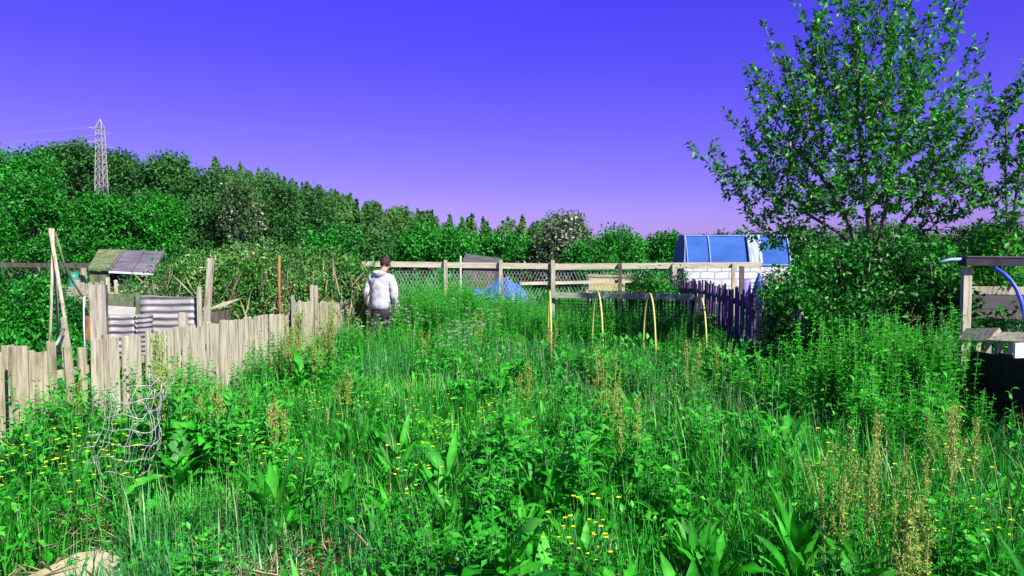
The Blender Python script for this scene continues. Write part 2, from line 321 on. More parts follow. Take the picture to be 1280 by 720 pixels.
def space_tree(base, stems, ells, npts, step, kill, infl, iters, seed, rmin=0.006, rexp=2.3):
    rg = np.random.default_rng(seed); rr = random.Random(seed)
    vol = np.array([e_[3] * e_[4] * e_[5] for e_ in ells]); idx = rg.choice(len(ells), size=npts, p=vol / vol.sum()); E = np.array(ells)[idx]
    d = rg.normal(size=(npts, 3)); d /= np.linalg.norm(d, axis=1, keepdims=True)
    A = E[:, :3] + d * E[:, 3:] * (rg.random(npts) ** 0.45)[:, None]
    nodes = []; par = []
    for st in stems:   # polyline stems
        prev = -1
        for q, p in enumerate(st):
            if q == 0 and nodes and (Vector(p) - Vector(nodes[0])).length < 1e-6: prev = 0; continue
            nodes.append(tuple(p)); par.append(prev); prev = len(nodes) - 1
    for it in range(iters):
        Nn = np.array(nodes); 
        dm = np.linalg.norm(A[:, None, :] - Nn[None], axis=2); j = dm.argmin(1); dmin = dm[np.arange(len(A)), j]
        keep = dmin > kill; act = keep & (dmin < infl)
        if not act.any():
            break
        new = {}
        for a, b in zip(np.where(act)[0], j[act]): new.setdefault(b, []).append(a)
        for b, al in new.items():
            v = (A[al] - Nn[b]); v /= np.linalg.norm(v, axis=1, keepdims=True); v = v.mean(0) + rg.normal(size=3) * 0.12 + np.array([0, 0, 0.08])
            v /= np.linalg.norm(v) + 1e-9
            nodes.append(tuple(Nn[b] + v * step)); par.append(b)
        A = A[keep]
        if len(nodes) > 5000: break
    n = len(nodes); rad = [0.0] * n; ch = [0] * n
    for i in range(n - 1, -1, -1):
        rad[i] = rmin if ch[i] == 0 else rad[i] ** (1 / rexp)
        if par[i] >= 0: rad[par[i]] += rad[i] ** rexp; ch[par[i]] += 1
    return np.array(nodes), par, rad, ch

def leafy_tree(name, label, cat, base, stems, ells, npts, seed, leafL, leafW, lmat, per=7, step=0.16, kill=0.22, infl=1.1, group=None, shoots=60, thick=0.022, rmin=0.005, shoot_len=0.8, trunk_scale=1.0):
    t = thing(name, label, cat, base, group)
    nodes, par, rad, ch = space_tree(base, stems, ells, npts, step, kill, infl, 70, seed, rmin)
    rr = random.Random(seed + 5)
    segs = [(nodes[par[i]], nodes[i], rad[par[i]] * trunk_scale if rad[par[i]] < rad[i] * 1.6 or True else rad[i], rad[i] * trunk_scale) for i in range(len(nodes)) if par[i] >= 0]
    segs = [(a, b, min(r0, r1 * 1.5), r1) for a, b, r0, r1 in segs]
    thin = [i for i in range(len(nodes)) if rad[i] < thick and par[i] >= 0]
    Ps, Os = [], []
    for i in thin:
        p = nodes[i]; q = nodes[par[i]]
        for k in range(per):
            f_ = rr.random(); Ps.append(p * f_ + q * (1 - f_)); Os.append((p - q) / step)
    tips = [i for i in range(len(nodes)) if ch[i] == 0 and par[i] >= 0]
    rr.shuffle(tips)
    cen = np.array([e_[:3] for e_ in ells]).mean(0)
    for i in tips[:shoots]:
        p = Vector(nodes[i]); d = (Vector(nodes[i]) - Vector(cen)).normalized() * 0.7 + Vector((rr.uniform(-.4, .4), rr.uniform(-.4, .4), 0.8))
        d.normalize(); Ln = rr.uniform(0.35, 1.0) * shoot_len; m = int(Ln / 0.09) + 2
        pp = [p]
        for k in range(m):
            d = (d + Vector((rr.uniform(-.12, .12), rr.uniform(-.12, .12), rr.uniform(-.02, .14)))).normalized(); pp.append(pp[-1] + d * (Ln / m))
        for k in range(m):
            segs.append((pp[k], pp[k + 1], 0.006 - 0.003 * k / m, 0.006 - 0.003 * (k + 1) / m))
            for z_ in range(5): Ps.append(np.array(pp[k].lerp(pp[k + 1], rr.random()))); Os.append(np.array(d))
    branch_mesh('trunk', segs, M['bark'], t)
    Ps = np.array(Ps); Os = np.array(Os); n = len(Ps)
    Dr = unit(Os * 0.5 + rand_dirs(n) * 0.9 + np.array([[0, 0, -0.05]])); N = unit(rand_dirs(n) * 0.7 + np.array([[0, 0, 0.7]]))
    Ls = leafL * (0.6 + 0.7 * RNG.random(n))
    V, Fc, r_ = leaf_geo(Ps + Dr * 0.015, Dr, N, Ls, Ls * leafW / leafL)
    mesh_np('crown', V, [Fc], lmat, t, r_)
    return t

def far_tree(name, label, cat, px, topy, D, wpx, lmat, seed, group=None, dens=1.0, leaf=None, z0=None, cone=False, zfrac=0.12):
    """single tree or shrub placed at distance D whose top reaches photo height topy"""
    top = at(px, topy, D); cx, cy = top.x, D; g = gz(cx, cy) if z0 is None else z0
    wd = wpx / F * D; h = top.z - g
    t = thing(name, label, cat, (cx, cy, g), group)
    b = g + h * zfrac
    ells = lobes(cx, cy, b, wd, wd * 0.8, (h * (1 - zfrac)), 11, seed)
    lf = leaf * .8 if leaf else D * 0.0031
    nc = int(520 * dens * (wd * h) / (D * D) * 160)
    nc = max(420, min(nc, 4200))
    rr = random.Random(seed)
    segs = []
    base = Vector((cx, cy, g - 0.1)); r0 = max(0.04, h * 0.02)
    k = base + Vector((rr.uniform(-.05, .05) * h, 0, h * 0.35)); segs.append((base, k, r0, r0 * 0.8))
    for e_ in ells: 
        c_ = Vector(e_[:3]); mid = k.lerp(c_, 0.5) + Vector((0, 0, h * 0.03)); segs.append((k, mid, r0 * 0.6, r0 * 0.35)); segs.append((mid, c_, r0 * 0.35, r0 * 0.1))
        for _ in range(3):
            tip = c_ + Vector((rr.uniform(-1, 1) * e_[3], rr.uniform(-1, 1) * e_[4], rr.uniform(0.2, 1.15) * e_[5])); segs.append((c_, tip, r0 * 0.12, r0 * 0.04))
    branch_mesh('trunk', segs, M['farbark'], t, 4)
    crown_mesh('crown', ells, nc, 9, lf * 2.2, lf * 1.3, lf * 0.8, lmat, t, shell=0.5)
    return t

# ================================================================== FAR: wood on the hill (one mass)
def far_wood():
    parts_ = []; rr = random.Random(3)
    n = 0
    while n < 700:
        y = rr.uniform(105, 260); x = rr.uniform(-0.95, 0.95) * y
        if x / y < -0.40 and y > 95: 
            continue
        g = gz(x, y); h = rr.uniform(5.5, 8.0) * (1 + max(0, (y - 150)) * 0.001); wd = h * rr.uniform(0.42, 0.6)
        if x / y > 0.05: h *= 0.62 + 0.12 * rr.random(); wd = h * 0.8
        cone = rr.random() < 0.5 and x / y < 0.05
        m = 330
        u = RNG.random(m) ** 0.75; a = RNG.random(m) * 2 * np.pi
        rad = (np.clip(1 - u, 0, 1) ** (1.0 if cone else 0.5)) * wd * 0.5 * (0.55 + 0.55 * RNG.random(m))
        P = np.stack([x + np.cos(a) * rad, y + np.sin(a) * rad, g + 0.2 + u * h], 1)
        O = np.stack([np.cos(a), np.sin(a), np.full(m, 0.5)], 1)
        N = unit(O + rand_dirs(m) * 0.6); Dr = unit(rand_dirs(m) + np.array([[0, 0, 0.5]]))
        Ls = h * 0.11 * (0.6 + 0.7 * RNG.random(m)) * (1.15 - .6 * u)
        parts_.append(leaf_geo(P, Dr, N, Ls, Ls * 0.6, rnd=np.clip(rr.random() * 0.6 + RNG.random(m) * 0.45, 0, 1)))
        n += 1
    V, Fc, r_ = merge(parts_)
    o = mesh_np('hillside_wood', V, [Fc], M['wood_far'], None, r_)
    tag(o, 'distant wood of small conifers covering the hillside slope', 'wood', kind='stuff')
far_wood()

# ------------------------------------------------------------------ pylon
def pylon():
    top = at(125, 149, 100); x0, y0 = top.x, top.y; g = gz(x0, y0); H = top.z - g
    t = thing('electricity_pylon', 'slim pale lattice electricity pylon rising in front of the hillside trees', 'pylon', (x0, y0, g))
    def half(z): 
        f_ = z / H
        return 0.36 + 0.36 * (1 - f_) if f_ < 0.93 else 0.38 * (1 - f_) / 0.07 + 0.03
    mb = MB(); br = MB()
    lv = [0.0]; z = 0
    while z < H * 0.93: z += max(0.9, half(z) * 2.0); lv.append(min(z, H * 0.93))
    for s in ((-1, -1), (1, -1), (1, 1), (-1, 1)):
        pts = [Vector((x0 + s[0] * half(z), y0 + s[1] * half(z), g + z)) for z in lv] + [Vector((x0, y0, g + H))]
        mb.tube(pts, 0.06, 4)
    mb.build('leg_frame', M['steel'], t)
    for a, b in zip(lv[:-1], lv[1:]):
        cs = [(-1, -1), (1, -1), (1, 1), (-1, 1)]
        for i in range(4):
            p, q = cs[i], cs[(i + 1) % 4]; ha, hb = half(a), half(b)
            br.tube([(x0 + p[0] * ha, y0 + p[1] * ha, g + a), (x0 + q[0] * hb, y0 + q[1] * hb, g + b)], 0.032, 4)
            br.tube([(x0 + q[0] * ha, y0 + q[1] * ha, g + a), (x0 + p[0] * hb, y0 + p[1] * hb, g + b)], 0.032, 4)
            br.tube([(x0 + p[0] * hb, y0 + p[1] * hb, g + b), (x0 + q[0] * hb, y0 + q[1] * hb, g + b)], 0.04, 4)
    br.build('bracing', M['steel'], t)
    for zz, L in ((H * 0.90, 2.6), (H * 0.78, 3.0)):
        arm = MB()
        for s in (-1, 1):
            arm.tube([(x0 - .3, y0, g + zz + 0.5), (x0 + 0.10 * s, y0 + s * L, g + zz)], 0.05, 4); arm.tube([(x0 + .3, y0, g + zz), (x0 + 0.10 * s, y0 + s * L, g + zz)], 0.05, 4)
        arm.build('cross_arm', M['steel'], t)
    for i, (s, zz) in enumerate(((-1, .90), (1, .90), (-1, .78))):
        c = MB(); L = 2.6
        pts = [Vector((x0 - k * 6.0, y0 + s * L + k * 0.6, g + H * zz - 1.6 * math.sin(min(1, k / 12) * math.pi) * 0.9)) for k in range(0, 13)]
        c.tube(pts, 0.028, 4)
        o = c.build('power_line', M['wire']); tag(o, ('upper near power line running left from the pylon top', 'upper far power line running left from the pylon top', 'lower power line running left from the pylon')[i], 'cable', 'power lines on the pylon')
pylon()

# ------------------------------------------------------------------ far trees, each a thing
far_tree('hill_tree', 'bright green rounded tree at the far left edge of the wooded hill', 'tree', 8, 180, 60, 150, M['farbright'], 1, dens=1.3)
far_tree('hill_tree', 'large domed tree just left of the lattice pylon', 'tree', 92, 174, 120, 112, M['far'], 2, dens=1.3)
far_tree('hill_tree', 'rounded tree crown immediately right of the pylon', 'tree', 150, 190, 122, 80, M['far'], 3, dens=1.3)
far_tree('hill_tree', 'dark tree on the ridge right of the pylon with a ragged top', 'tree', 203, 192, 118, 88, M['far'], 4, dens=1.3)
far_tree('hill_tree', 'lower tree on the slope behind the pale blossom tree', 'tree', 252, 212, 112, 80, M['far'], 5, dens=1.3)
far_tree('blossom_tree', 'sparse whitish blossoming tree behind the tangled willow bush', 'tree', 298, 216, 46, 60, M['blossom'], 6, dens=0.6)
far_tree('grey_tree', 'grey green rounded tree behind the right end of the tangled bush', 'tree', 346, 218, 70, 74, M['far'], 7, dens=1.3)
far_tree('hill_tree', 'green tree low on the slope left of the conifer wood', 'tree', 392, 232, 95, 64, M['far'], 8, dens=1.2)
for i, (px, ty, D, wp, mt) in enumerate([(-70, 200, 55, 150, 'farbright'), (45, 226, 42, 110, 'hedge'), (120, 238, 44, 105, 'farbright'), (190, 232, 46, 105, 'farbright'), (262, 246, 48, 95, 'far'), (-40, 240, 38, 110, 'hedge')]):
    far_tree('field_tree', ['bright bushy tree beyond the left edge of the plots', 'green bushy tree below the leftmost hill tree', 'bright green bushy tree below the pylon', 'bushy green tree behind the mossy shed', 'darker bushy tree behind the tangled willow bush', 'dark bushy tree beyond the left edge of the plots'][i], 'tree', px, ty, D, wp, M[mt], 20 + i, dens=1.2)
for i, (px, ty, D, wp, mt) in enumerate([(415, 286, 50, 80, 'hedge'), (468, 284, 56, 70, 'far'), (520, 280, 52, 80, 'farbright'), (578, 284, 50, 74, 'farbright'), (632, 292, 40, 80, 'hedge'), (662, 298, 34, 60, 'farbright')]):
    far_tree('field_shrub', ['green shrub behind the heap of dry reeds', 'dark green shrub above the bowed head of the person', 'rounded green shrub right of the person beyond the fence', 'bright green shrub behind the dark shed roof', 'dark green shrub right of the dark shed roof', 'bright leafy shrub below the hawthorn in blossom'][i], 'shrub', px, ty, D, wp, M[mt], 30 + i, dens=1.3)
far_tree('hawthorn', 'tall hawthorn with whitish blossom behind the rail fence', 'tree', 702, 262, 33, 92, M['blossom'], 40, dens=1.6, leaf=0.13)
far_tree('hawthorn', 'green hawthorn with upright twigs between blossom tree and blue tunnel', 'tree', 772, 280, 32, 92, M['hedge'], 41, dens=1.8, leaf=0.12)
far_tree('field_shrub', 'rounded green shrub touching the left end of the blue tunnel', 'shrub', 826, 288, 36, 70, M['hedge'], 42, dens=1.6, leaf=0.13)
far_tree('field_shrub', 'dark green shrub at the foot of the white hawthorn', 'shrub', 738, 300, 29, 70, M['hedge'], 43, dens=1.5, leaf=0.12)
for i, (px, ty, D, wp) in enumerate([(1010, 283, 60, 120), (1120, 280, 62, 140), (1230, 276, 58, 150), (1340, 270, 60, 150), (930, 289, 70, 120)]):
    far_tree('distant_tree', ['dark distant tree behind the fork of the big tree', 'distant tree behind the right half of the big tree', 'distant tree behind the slender right hand tree', 'distant tree beyond the right edge of the plots', 'low distant tree above the blue tunnel roof'][i], 'tree', px, ty, D, wp, M['far'], 50 + i, dens=1.1)
# bright twigs standing out of the green hawthorn
# ------------------------------------------------------------------ middle distance structures
def rail_fence():
    D0 = 18.5
    def p(px, py, D=D0): return at(px, py, D)
    for (pa, pb, ya, yb, w_, lab) in ((452, 692, 329.5, 333, 0.13, 'pale post and rail fence with wire netting right of the person'), (692, 952, 333.5, 331, 0.14, 'pale post and rail fence reaching the blue tunnel')):
        t = thing('rail_fence', lab, 'fence', (X((pa + pb) / 2, D0), D0, 0))
        m = MB(); a, b = p(pa, ya), p(pb, yb); m.plank(a, b, w_, 0.035, side=(0, 0, 1), jit=0.008); m.build('rail', M['rail'], t)
        if pa > 600:
            m = MB(); m.plank(p(650, 354.5), p(846, 350), 0.075, 0.03, side=(0, 0, 1), jit=0.006); m.build('rail', M['rail'], t)
        posts = [x for x in (557, 626, 691) if pa <= x < pb - 0.5] if pa < 600 else [692, 775, 843, 917]
        for x in posts:
            tp = p(x, 325 if x in (557, 626, 691) else 329, D0 - 0.07); m = MB()
            m.plank((tp.x, tp.y, 0), tp, 0.085, 0.07, jit=0.004); m.build('post', M['post'] if x != 775 else M['darkwood'], t)
        # hexagonal-looking netting of thin wires
        m = MB(); xa, xb = a.x + 0.3, b.x - (0.1 if pa < 600 else 2.6); z0, z1 = 0.1, p(0, 342).z + 0.1
        c = 0.085; k = 0; x = xa
        while x < xb:
            for dr in (1, -1):
                pts = []; zz = z0; xx = x; s = dr
                m.plank((x, D0 + 0.05, z0), (x + dr * (z1 - z0) * 0.5, D0 + 0.05, z1), 0.007, 0.004)
            x += c
        m.build('wire_netting', M['wire'], t)
    # left continuation: dark rail fence behind the hedge
    t = thing('rail_fence', 'dark weathered rail fence behind the hedge at the left edge', 'fence', (X(50, 17), 17, 0))
    m = MB(); m.plank(at(-60, 331, 17.2), at(112, 332, 16.8), 0.10, 0.04, side=(0, 0, 1), jit=0.01); m.build('rail', M['darkwood'], t)
    for x in (-30, 46, 104):
        tp = at(x, 330, 17.1); m = MB(); m.plank((tp.x, tp.y, 0), tp, 0.09, 0.08); m.build('post', M['post'], t)
rail_fence()

def shed_back():
    D = 26; a = at(577, 318, D); b = at(626, 326, D); x0, x1 = a.x, b.x
    t = thing('garden_shed', 'small shed with a dark sloping roof behind the wire fence', 'shed', ((x0 + x1) / 2, D, 0))
    m = MB(); zf = at(0, 331, D).z
    m.box(((x0 + x1) / 2, D + 0.75, zf / 2), x1 - x0 - 0.1, 1.2, zf); m.build('wall', M['darkwood'], t)
    m = MB(); d = 0.05
    v = [(x0, D, zf), (x1 + .05, D, zf - .05), (x1 + .05, D + 1.5, b.z + .02), (x0 + .05, D + 1.5, a.z)]
    m.add(v + [(q[0], q[1], q[2] + d) for q in v], [(0, 3, 2, 1), (4, 5, 6, 7), (0, 1, 5, 4), (1, 2, 6, 5), (2, 3, 7, 6), (3, 0, 4, 7)])
    m.build('roof', M['darkfelt'], t)
    m = MB(); m.tube([(x0 - .03, D - .1, 0), (x0 - .03, D - .1, a.z - .05)], 0.035, 6); o = m.build('white_post', M['whiteframe']); tag(o, 'thin white upright post at the left end of the dark shed roof', 'post')
shed_back()

def tarp_heap():
    for (pa, pb, top, D, lab) in ((576, 664, 346, 20.5, 'crumpled blue tarpaulin heap behind the wire netting'),):
        xa, xb = X(pa, D), X(pb, D); n = 26; mrows = 14; V = []; zt = at(0, top, D).z
        for j in range(mrows + 1):
            for i in range(n + 1):
                u, v = i / n, j / mrows
                hh = zt * (math.sin(math.pi * min(1, max(0, u)) ) ** 0.18) * (math.sin(math.pi * v) ** 0.5) * (0.84 + 0.14 * math.sin(u * 9 + v * 4) + 0.05 * math.sin(u * 31 + v * 17))
                V.append((xa + (xb - xa) * u + 0.04 * math.sin(v * 20), D + (v - 0.5) * 1.6 + 0.05 * math.sin(u * 25), max(0, hh)))
        Fq = [(j * (n + 1) + i, j * (n + 1) + i + 1, (j + 1) * (n + 1) + i + 1, (j + 1) * (n + 1) + i) for j in range(mrows) for i in range(n)]
        o = mesh_np('tarpaulin', V, [np.array(Fq)], M['tarp']); tag(o, lab, 'tarpaulin')
tarp_heap()

def raised_bed():
    D = 20.3; a = at(736, 343.5, D); b = at(781, 345.5, D); zt = a.z
    t = thing('timber_trough', 'new yellowish timber planting trough behind the rail fence', 'planter', ((a.x + b.x) / 2, D, 0))
    m = MB()
    for k in range(4):
        z = zt - 0.09 - k * 0.095
        m.plank((a.x, D, z), (b.x, D, z - .03), 0.09, 0.03, side=(0, 0, 1)); m.plank((a.x, D + .9, z), (b.x, D + .9, z - .03), 0.09, 0.03, side=(0, 0, 1))
        m.plank((a.x + .02, D + .02, z), (a.x + .02, D + .88, z), 0.09, 0.03, side=(0, 0, 1)); m.plank((b.x - .02, D + .02, z - .03), (b.x - .02, D + .88, z - .03), 0.09, 0.03, side=(0, 0, 1))
    m.build('side_boards', M['yellowboard'], t)
    m = MB(); m.plank((a.x - .04, D - .04, zt), (b.x + .04, D - .04, zt - .03), 0.06, 0.025, side=(0, 1, 0)); m.build('rim', M['yellowboard'], t)
    for x in (a.x + .05, b.x - .05):
        for y in (D + .05, D + .85):
            m = MB(); m.plank((x, y, 0), (x, y, zt - .05), 0.06, 0.06); m.build('leg', M['yellowboard'], t)
raised_bed()

# ------------------------------------------------------------------ blue topped tunnel with white block wall
def tunnel():
    D = 23.0; xa, xb = X(855, D), X(988, D); zl = at(0, 331, D).z; zt = at(0, 293.5, D + 0.5).z; dep = 1.7
    t = thing('growing_tunnel', 'long growing tunnel with blue film top on white block wall', 'greenhouse', ((xa + xb) / 2, D, 0))
    m = MB(); th = 0.12
    m.box(((xa + xb) / 2, D + th / 2, zl / 2), xb - xa, th, zl); m.box(((xa + xb) / 2, D + dep - th / 2, zl / 2), xb - xa, th, zl)
    m.box((xb - th / 2, D + dep / 2, zl / 2), th, dep - 2 * th - .004, zl); m.build('lower_wall', M['blocks'], t)
    prof = [(0.02, zl), (0.13, zl + .35), (0.27, zl + .68), (0.42, zt - .05), (dep / 2, zt + 0.01), (dep - .42, zt - .05), (dep - .27, zl + .68), (dep - .13, zl + .35), (dep - .02, zl)]
    V = []; n = 14
    for i in range(n + 1):
        x = xa + (xb - xa) * i / n
        for (y, z) in prof: V.append((x + (0.12 * (z - zl) if i == 0 else 0), D + y, z + 0.012 * math.sin(i * 2.1 + y * 5)))
    k = len(prof); Fq = [(i * k + j, i * k + j + 1, (i + 1) * k + j + 1, (i + 1) * k + j) for i in range(n) for j in range(k - 1)]
    mesh_np('film_cover', V, [np.array(Fq)], M['blue'], t, smooth_=True)
    M['ribtube'] = noisy('pale_blue_rib', [(0.3, (0.20, 0.30, 0.58)), (0.7, (0.36, 0.44, 0.66))], (4, 4, 4), 0.6)
    m = MB(); pts = [(xa + 0.12 * (z - zl), D + y, z) for y, z in prof]; m.add(pts, [tuple(range(len(pts)))]); 
    m.add([(xa, D + .02, 0), (xa, D + dep - .02, 0), (xa, D + dep - .02, zl), (xa, D + .02, zl)], [(0, 1, 2, 3)])
    m.build('end_panel', M['darkblue'], t)
    for fx, r in ((0.0, .012), (0.035, .014), (0.25, .018), (1.0, .018)):
        x = xa + (xb - xa) * fx; m = MB()
        m.tube([(x + (0.12 * (z - zl) if fx == 0 else 0.0), D + y - .025, z + .03) for y, z in prof], r, 6, cap=True); m.build('rib', M['ribtube'], t)
    m = MB(); m.plank((xa, D - .03, zl + .0), (xb, D - .03, zl + .0), 0.03, 0.03, side=(0, 0, 1)); m.tube([(xa + .1, D + .40, zt - .03), (xb, D + .40, zt - .03)], 0.012, 6)
    m.build('edge_rail', M['ribtube'], t)
    # pale folded sheet hanging on the film
    m = MB(); n = 14; x0, x1 = X(936, D), X(953, D); V = []
    for i in range(n + 1):
        for (y, z) in prof[:4]: V.append((x0 + (x1 - x0) * i / n, D + y - .07 - 0.03 * (i % 2), z + 0.05))
    Fq = [(i * 4 + j, i * 4 + j + 1, (i + 1) * 4 + j + 1, (i + 1) * 4 + j) for i in range(n) for j in range(3)]
    mesh_np('hanging_net', V, [np.array(Fq)], M['palefilm'], t)
tunnel()

def barrel(px, top, bot, wpx, D, mt, name, label, cat, cone=False):
    c = at(px, top, D); r = wpx / F * D / 2; zt = c.z; z0 = max(0, at(px, bot, D).z - 0.6)
    t = thing(name, label, cat, (c.x, D, 0)); m = MB(); n = 18
    pf = [(0, 0.9), (0.06, 0.98), (0.3, 1.03), (0.33, 1.08), (0.36, 1.03), (0.64, 1.03), (0.67, 1.08), (0.7, 1.03), (0.94, 0.98), (1.0, 0.9)] if not cone else [(0, 1.0), (0.3, 0.98), (0.6, 0.8), (0.82, 0.5), (0.95, 0.25), (1, 0.1)]
    V = []; 
    for f_, s in pf:
        for k in range(n): V.append((c.x + math.cos(2 * math.pi * k / n) * r * s, D + math.sin(2 * math.pi * k / n) * r * s, zt * f_))
    Fq = [(i * n + k, i * n + (k + 1) % n, (i + 1) * n + (k + 1) % n, (i + 1) * n + k) for i in range(len(pf) - 1) for k in range(n)]
    m.add(V, Fq + [tuple(range((len(pf) - 1) * n, len(pf) * n))]); m.build('body', M[mt], t, True)
    m = MB(); m.tube([(c.x, D, zt + .001), (c.x, D, zt + 0.03)], r * (0.93 if not cone else 0.14), n); m.build('lid' if not cone else 'tie', M[mt], t)
barrel(932, 350, 370, 13, 20.5, 'lilac', 'water_butt', 'lilac plastic barrel in front of the white block wall', 'barrel')
barrel(949, 343, 370, 22, 20.2, 'darkblue', 'covered_heap', 'dark blue peaked cover standing right of the lilac barrel', 'cover', True)
barrel(92, 342, 366, 12, 15.5, 'teal', 'water_butt', 'teal plastic barrel beside the mossy shed', 'barrel')
for px, ty, D, lab in ((917, 327, 18.0, None), (927, 333, 17.2, 'short dark post in front of the white block wall')):
    if lab:
        tp = at(px, ty, D); m = MB(); m.plank((tp.x, D, 0), tp, 0.09, 0.07, jit=.01); tag(m.build('wooden_post', M['darkwood']), lab, 'post')

# ------------------------------------------------------------------ weathered plank with black netting, hoops
def net_frame():
    a = at(690, 369, 14.0); b = at(868, 371.5, 13.2)
    t = thing('netting_screen', 'long grey green plank with dark netting hanging below it', 'screen', ((a.x + b.x) / 2, 13.6, 0))
    m = MB(); m.plank(a, b, 0.10, 0.04, side=(0, 0, 1), jit=.006); m.build('plank', M['greyplank'], t)
    m = MB(); n = 60
    for i in range(n + 1):
        u = i / n; p = a.lerp(b, u)
        m.plank((p.x, p.y + .05, 0.1), (p.x + .03 * math.sin(i), p.y + .05 + .03 * math.sin(i * .7), p.z - .04), 0.02 if u > .25 else 0.01, 0.003, side=(1, 0, 0))
    for z in np.arange(0.15, 1.0, 0.06): m.plank((a.x, a.y + .06, z), (b.x, b.y + .06, z), 0.012, 0.003, side=(0, 0, 1))
    m.build('netting', M['net'], t)
    for u in (0.01, 0.5, 0.985):
        p = a.lerp(b, u); m = MB(); m.plank((p.x, p.y + .07, 0), (p.x, p.y + .07, p.z), 0.06, 0.05); m.build('post', M['greyplank'], t)
net_frame()
def hoops():
    # each hoop is a bent pipe: near foot to the right, far foot to the left
    spec = [(683, 689, 364, 414), (742, 754, 365, 420), (806, 820, 367, 422), (868, 884, 369, 404)]
    labs = ['yellow green cloche hoop, leftmost of the four, seen almost edge on', 'bent yellow green cloche hoop second from the left in front of the plank', 'bent yellow green cloche hoop third from the left in front of the plank', 'yellow green cloche hoop at the right end of the weathered plank']
    for i, (xl, xr, top, yb) in enumerate(spec):
        Dn, Df = 10.4, 11.3
        nb = at(xr, yb, Dn); fb = at(xl - (2 if i else -2), yb, Df); pk = at((xl * .6 + xr * .4), top, (Dn + Df) / 2)
        mid = (nb + fb) / 2; H = pk.z; pts = []
        for k in range(25):
            th = math.pi * k / 24; s = math.cos(th); hgt = math.sin(th) ** 0.75
            base = nb * ((1 + s) / 2) + fb * ((1 - s) / 2)
            pts.append(Vector((base.x, base.y, H * hgt)))
        m = MB(); m.tube(pts, 0.013, 8); o = m.build('cloche_hoop', M['hoop'], None, True); tag(o, labs[i], 'hoop', 'cloche hoops over the weedy bed')
hoops()

# ------------------------------------------------------------------ picket fences
def picket_run(t, pts, wd, gap, mt, th=0.018, zlow=0.02, jit=0.02, lean=0.02, miss=0.0, wjit=0.2, hjit=0.04, seed=1, name='picket', maxn=100):
    """pts: polyline of TOP points (world). pickets stand under it"""
    rr = random.Random(seed); seg = [(Vector(a), Vector(b)) for a, b in zip(pts[:-1], pts[1:])]
    n = 0
    for a, b in seg:
        h = Vector((b.x - a.x, b.y - a.y, 0)); L = h.length; d = h.normalized(); s = 0
        while s < L and n < maxn:
            ww = wd * (1 + rr.uniform(-wjit, wjit)); f_ = min(1, (s + ww / 2) / L); p = a.lerp(b, f_)
            if rr.random() >= miss:
                zt = p.z + rr.uniform(-hjit, hjit * 0.5); ln = rr.uniform(-lean, lean)
                m = MB(); nrm = Vector((-d.y, d.x, 0)) * rr.uniform(-jit, jit) * 0.5
                b0 = Vector((p.x, p.y, zlow)) + nrm; b1 = Vector((p.x, p.y, zt)) + d * ln + nrm
                # slightly irregular board with a weathered, uneven top
                hw = d * ww / 2; tn = Vector((-d.y, d.x, 0)) * th / 2; V = []
                for q, z_ in ((0, 0), (0.5, 0.5), (1, 1)):
                    c = b0.lerp(b1, q); k = 1 + rr.uniform(-.05, .05)
                    for sx_, sy_ in ((-1, -1), (1, -1), (1, 1), (-1, 1)):
                        dz = rr.uniform(-.012, .008) if q == 1 else 0
                        V.append(c + hw * sx_ * k + tn * sy_ + Vector((0, 0, dz)))
                Fc = [(0, 3, 2, 1), (8, 9, 10, 11)]
                for r_ in (0, 4): Fc += [(r_, r_ + 1, r_ + 5, r_ + 4), (r_ + 1, r_ + 2, r_ + 6, r_ + 5), (r_ + 2, r_ + 3, r_ + 7, r_ + 6), (r_ + 3, r_, r_ + 4, r_ + 7)]
                m.add(V, Fc); m.build(name, mt, t); n += 1
            s += ww + gap * rr.uniform(0.4, 1.7)
def rail_on(t, pts, dz, w_, mt, off=0.03, name='rail'):
    for a, b in zip(pts[:-1], pts[1:]):
        a = Vector(a); b = Vector(b); d = Vector((b.x - a.x, b.y - a.y, 0)).normalized(); nn = Vector((-d.y, d.x, 0)) * off
        m = MB(); m.plank(a + Vector((0, 0, -dz)) + nn, b + Vector((0, 0, -dz)) + nn, w_, 0.03, side=(0, 0, 1)); m.build(name, mt, t)

LF1 = [at(-60, 441, 5.9), at(6, 436, 6.2), at(60, 431, 6.5), at(127, 422, 7.0), at(230, 408, 8.0), at(358, 390, 9.9)]
t = thing('picket_fence', 'weathered low picket fence with wide irregular boards at the left', 'fence', (X(180, 7.4), 7.4, 0))
picket_run(t, LF1[:4], 0.102, 0.022, M['picket'], seed=4, hjit=0.06, lean=0.05, wjit=0.35, miss=0.06)
picket_run(t, LF1[3:], 0.074, 0.008, M['picket2'], seed=5, hjit=0.035, lean=0.02, jit=.04)
rail_on(t, LF1, 0.28, 0.07, M['picket'], 0.03)
LF2 = [at(363, 375, 10.6), at(400, 377, 11.6), at(424, 376, 12.4), at(456, 371, 13.8)]
t = thing('picket_fence', 'pale close boarded picket fence just left of the person', 'fence', (X(410, 12), 12, 0))
picket_run(t, LF2, 0.070, 0.010, M['picket2'], seed=6, hjit=0.035, lean=.03, jit=.03)
rail_on(t, LF2, 0.25, 0.07, M['picket2'], 0.03)
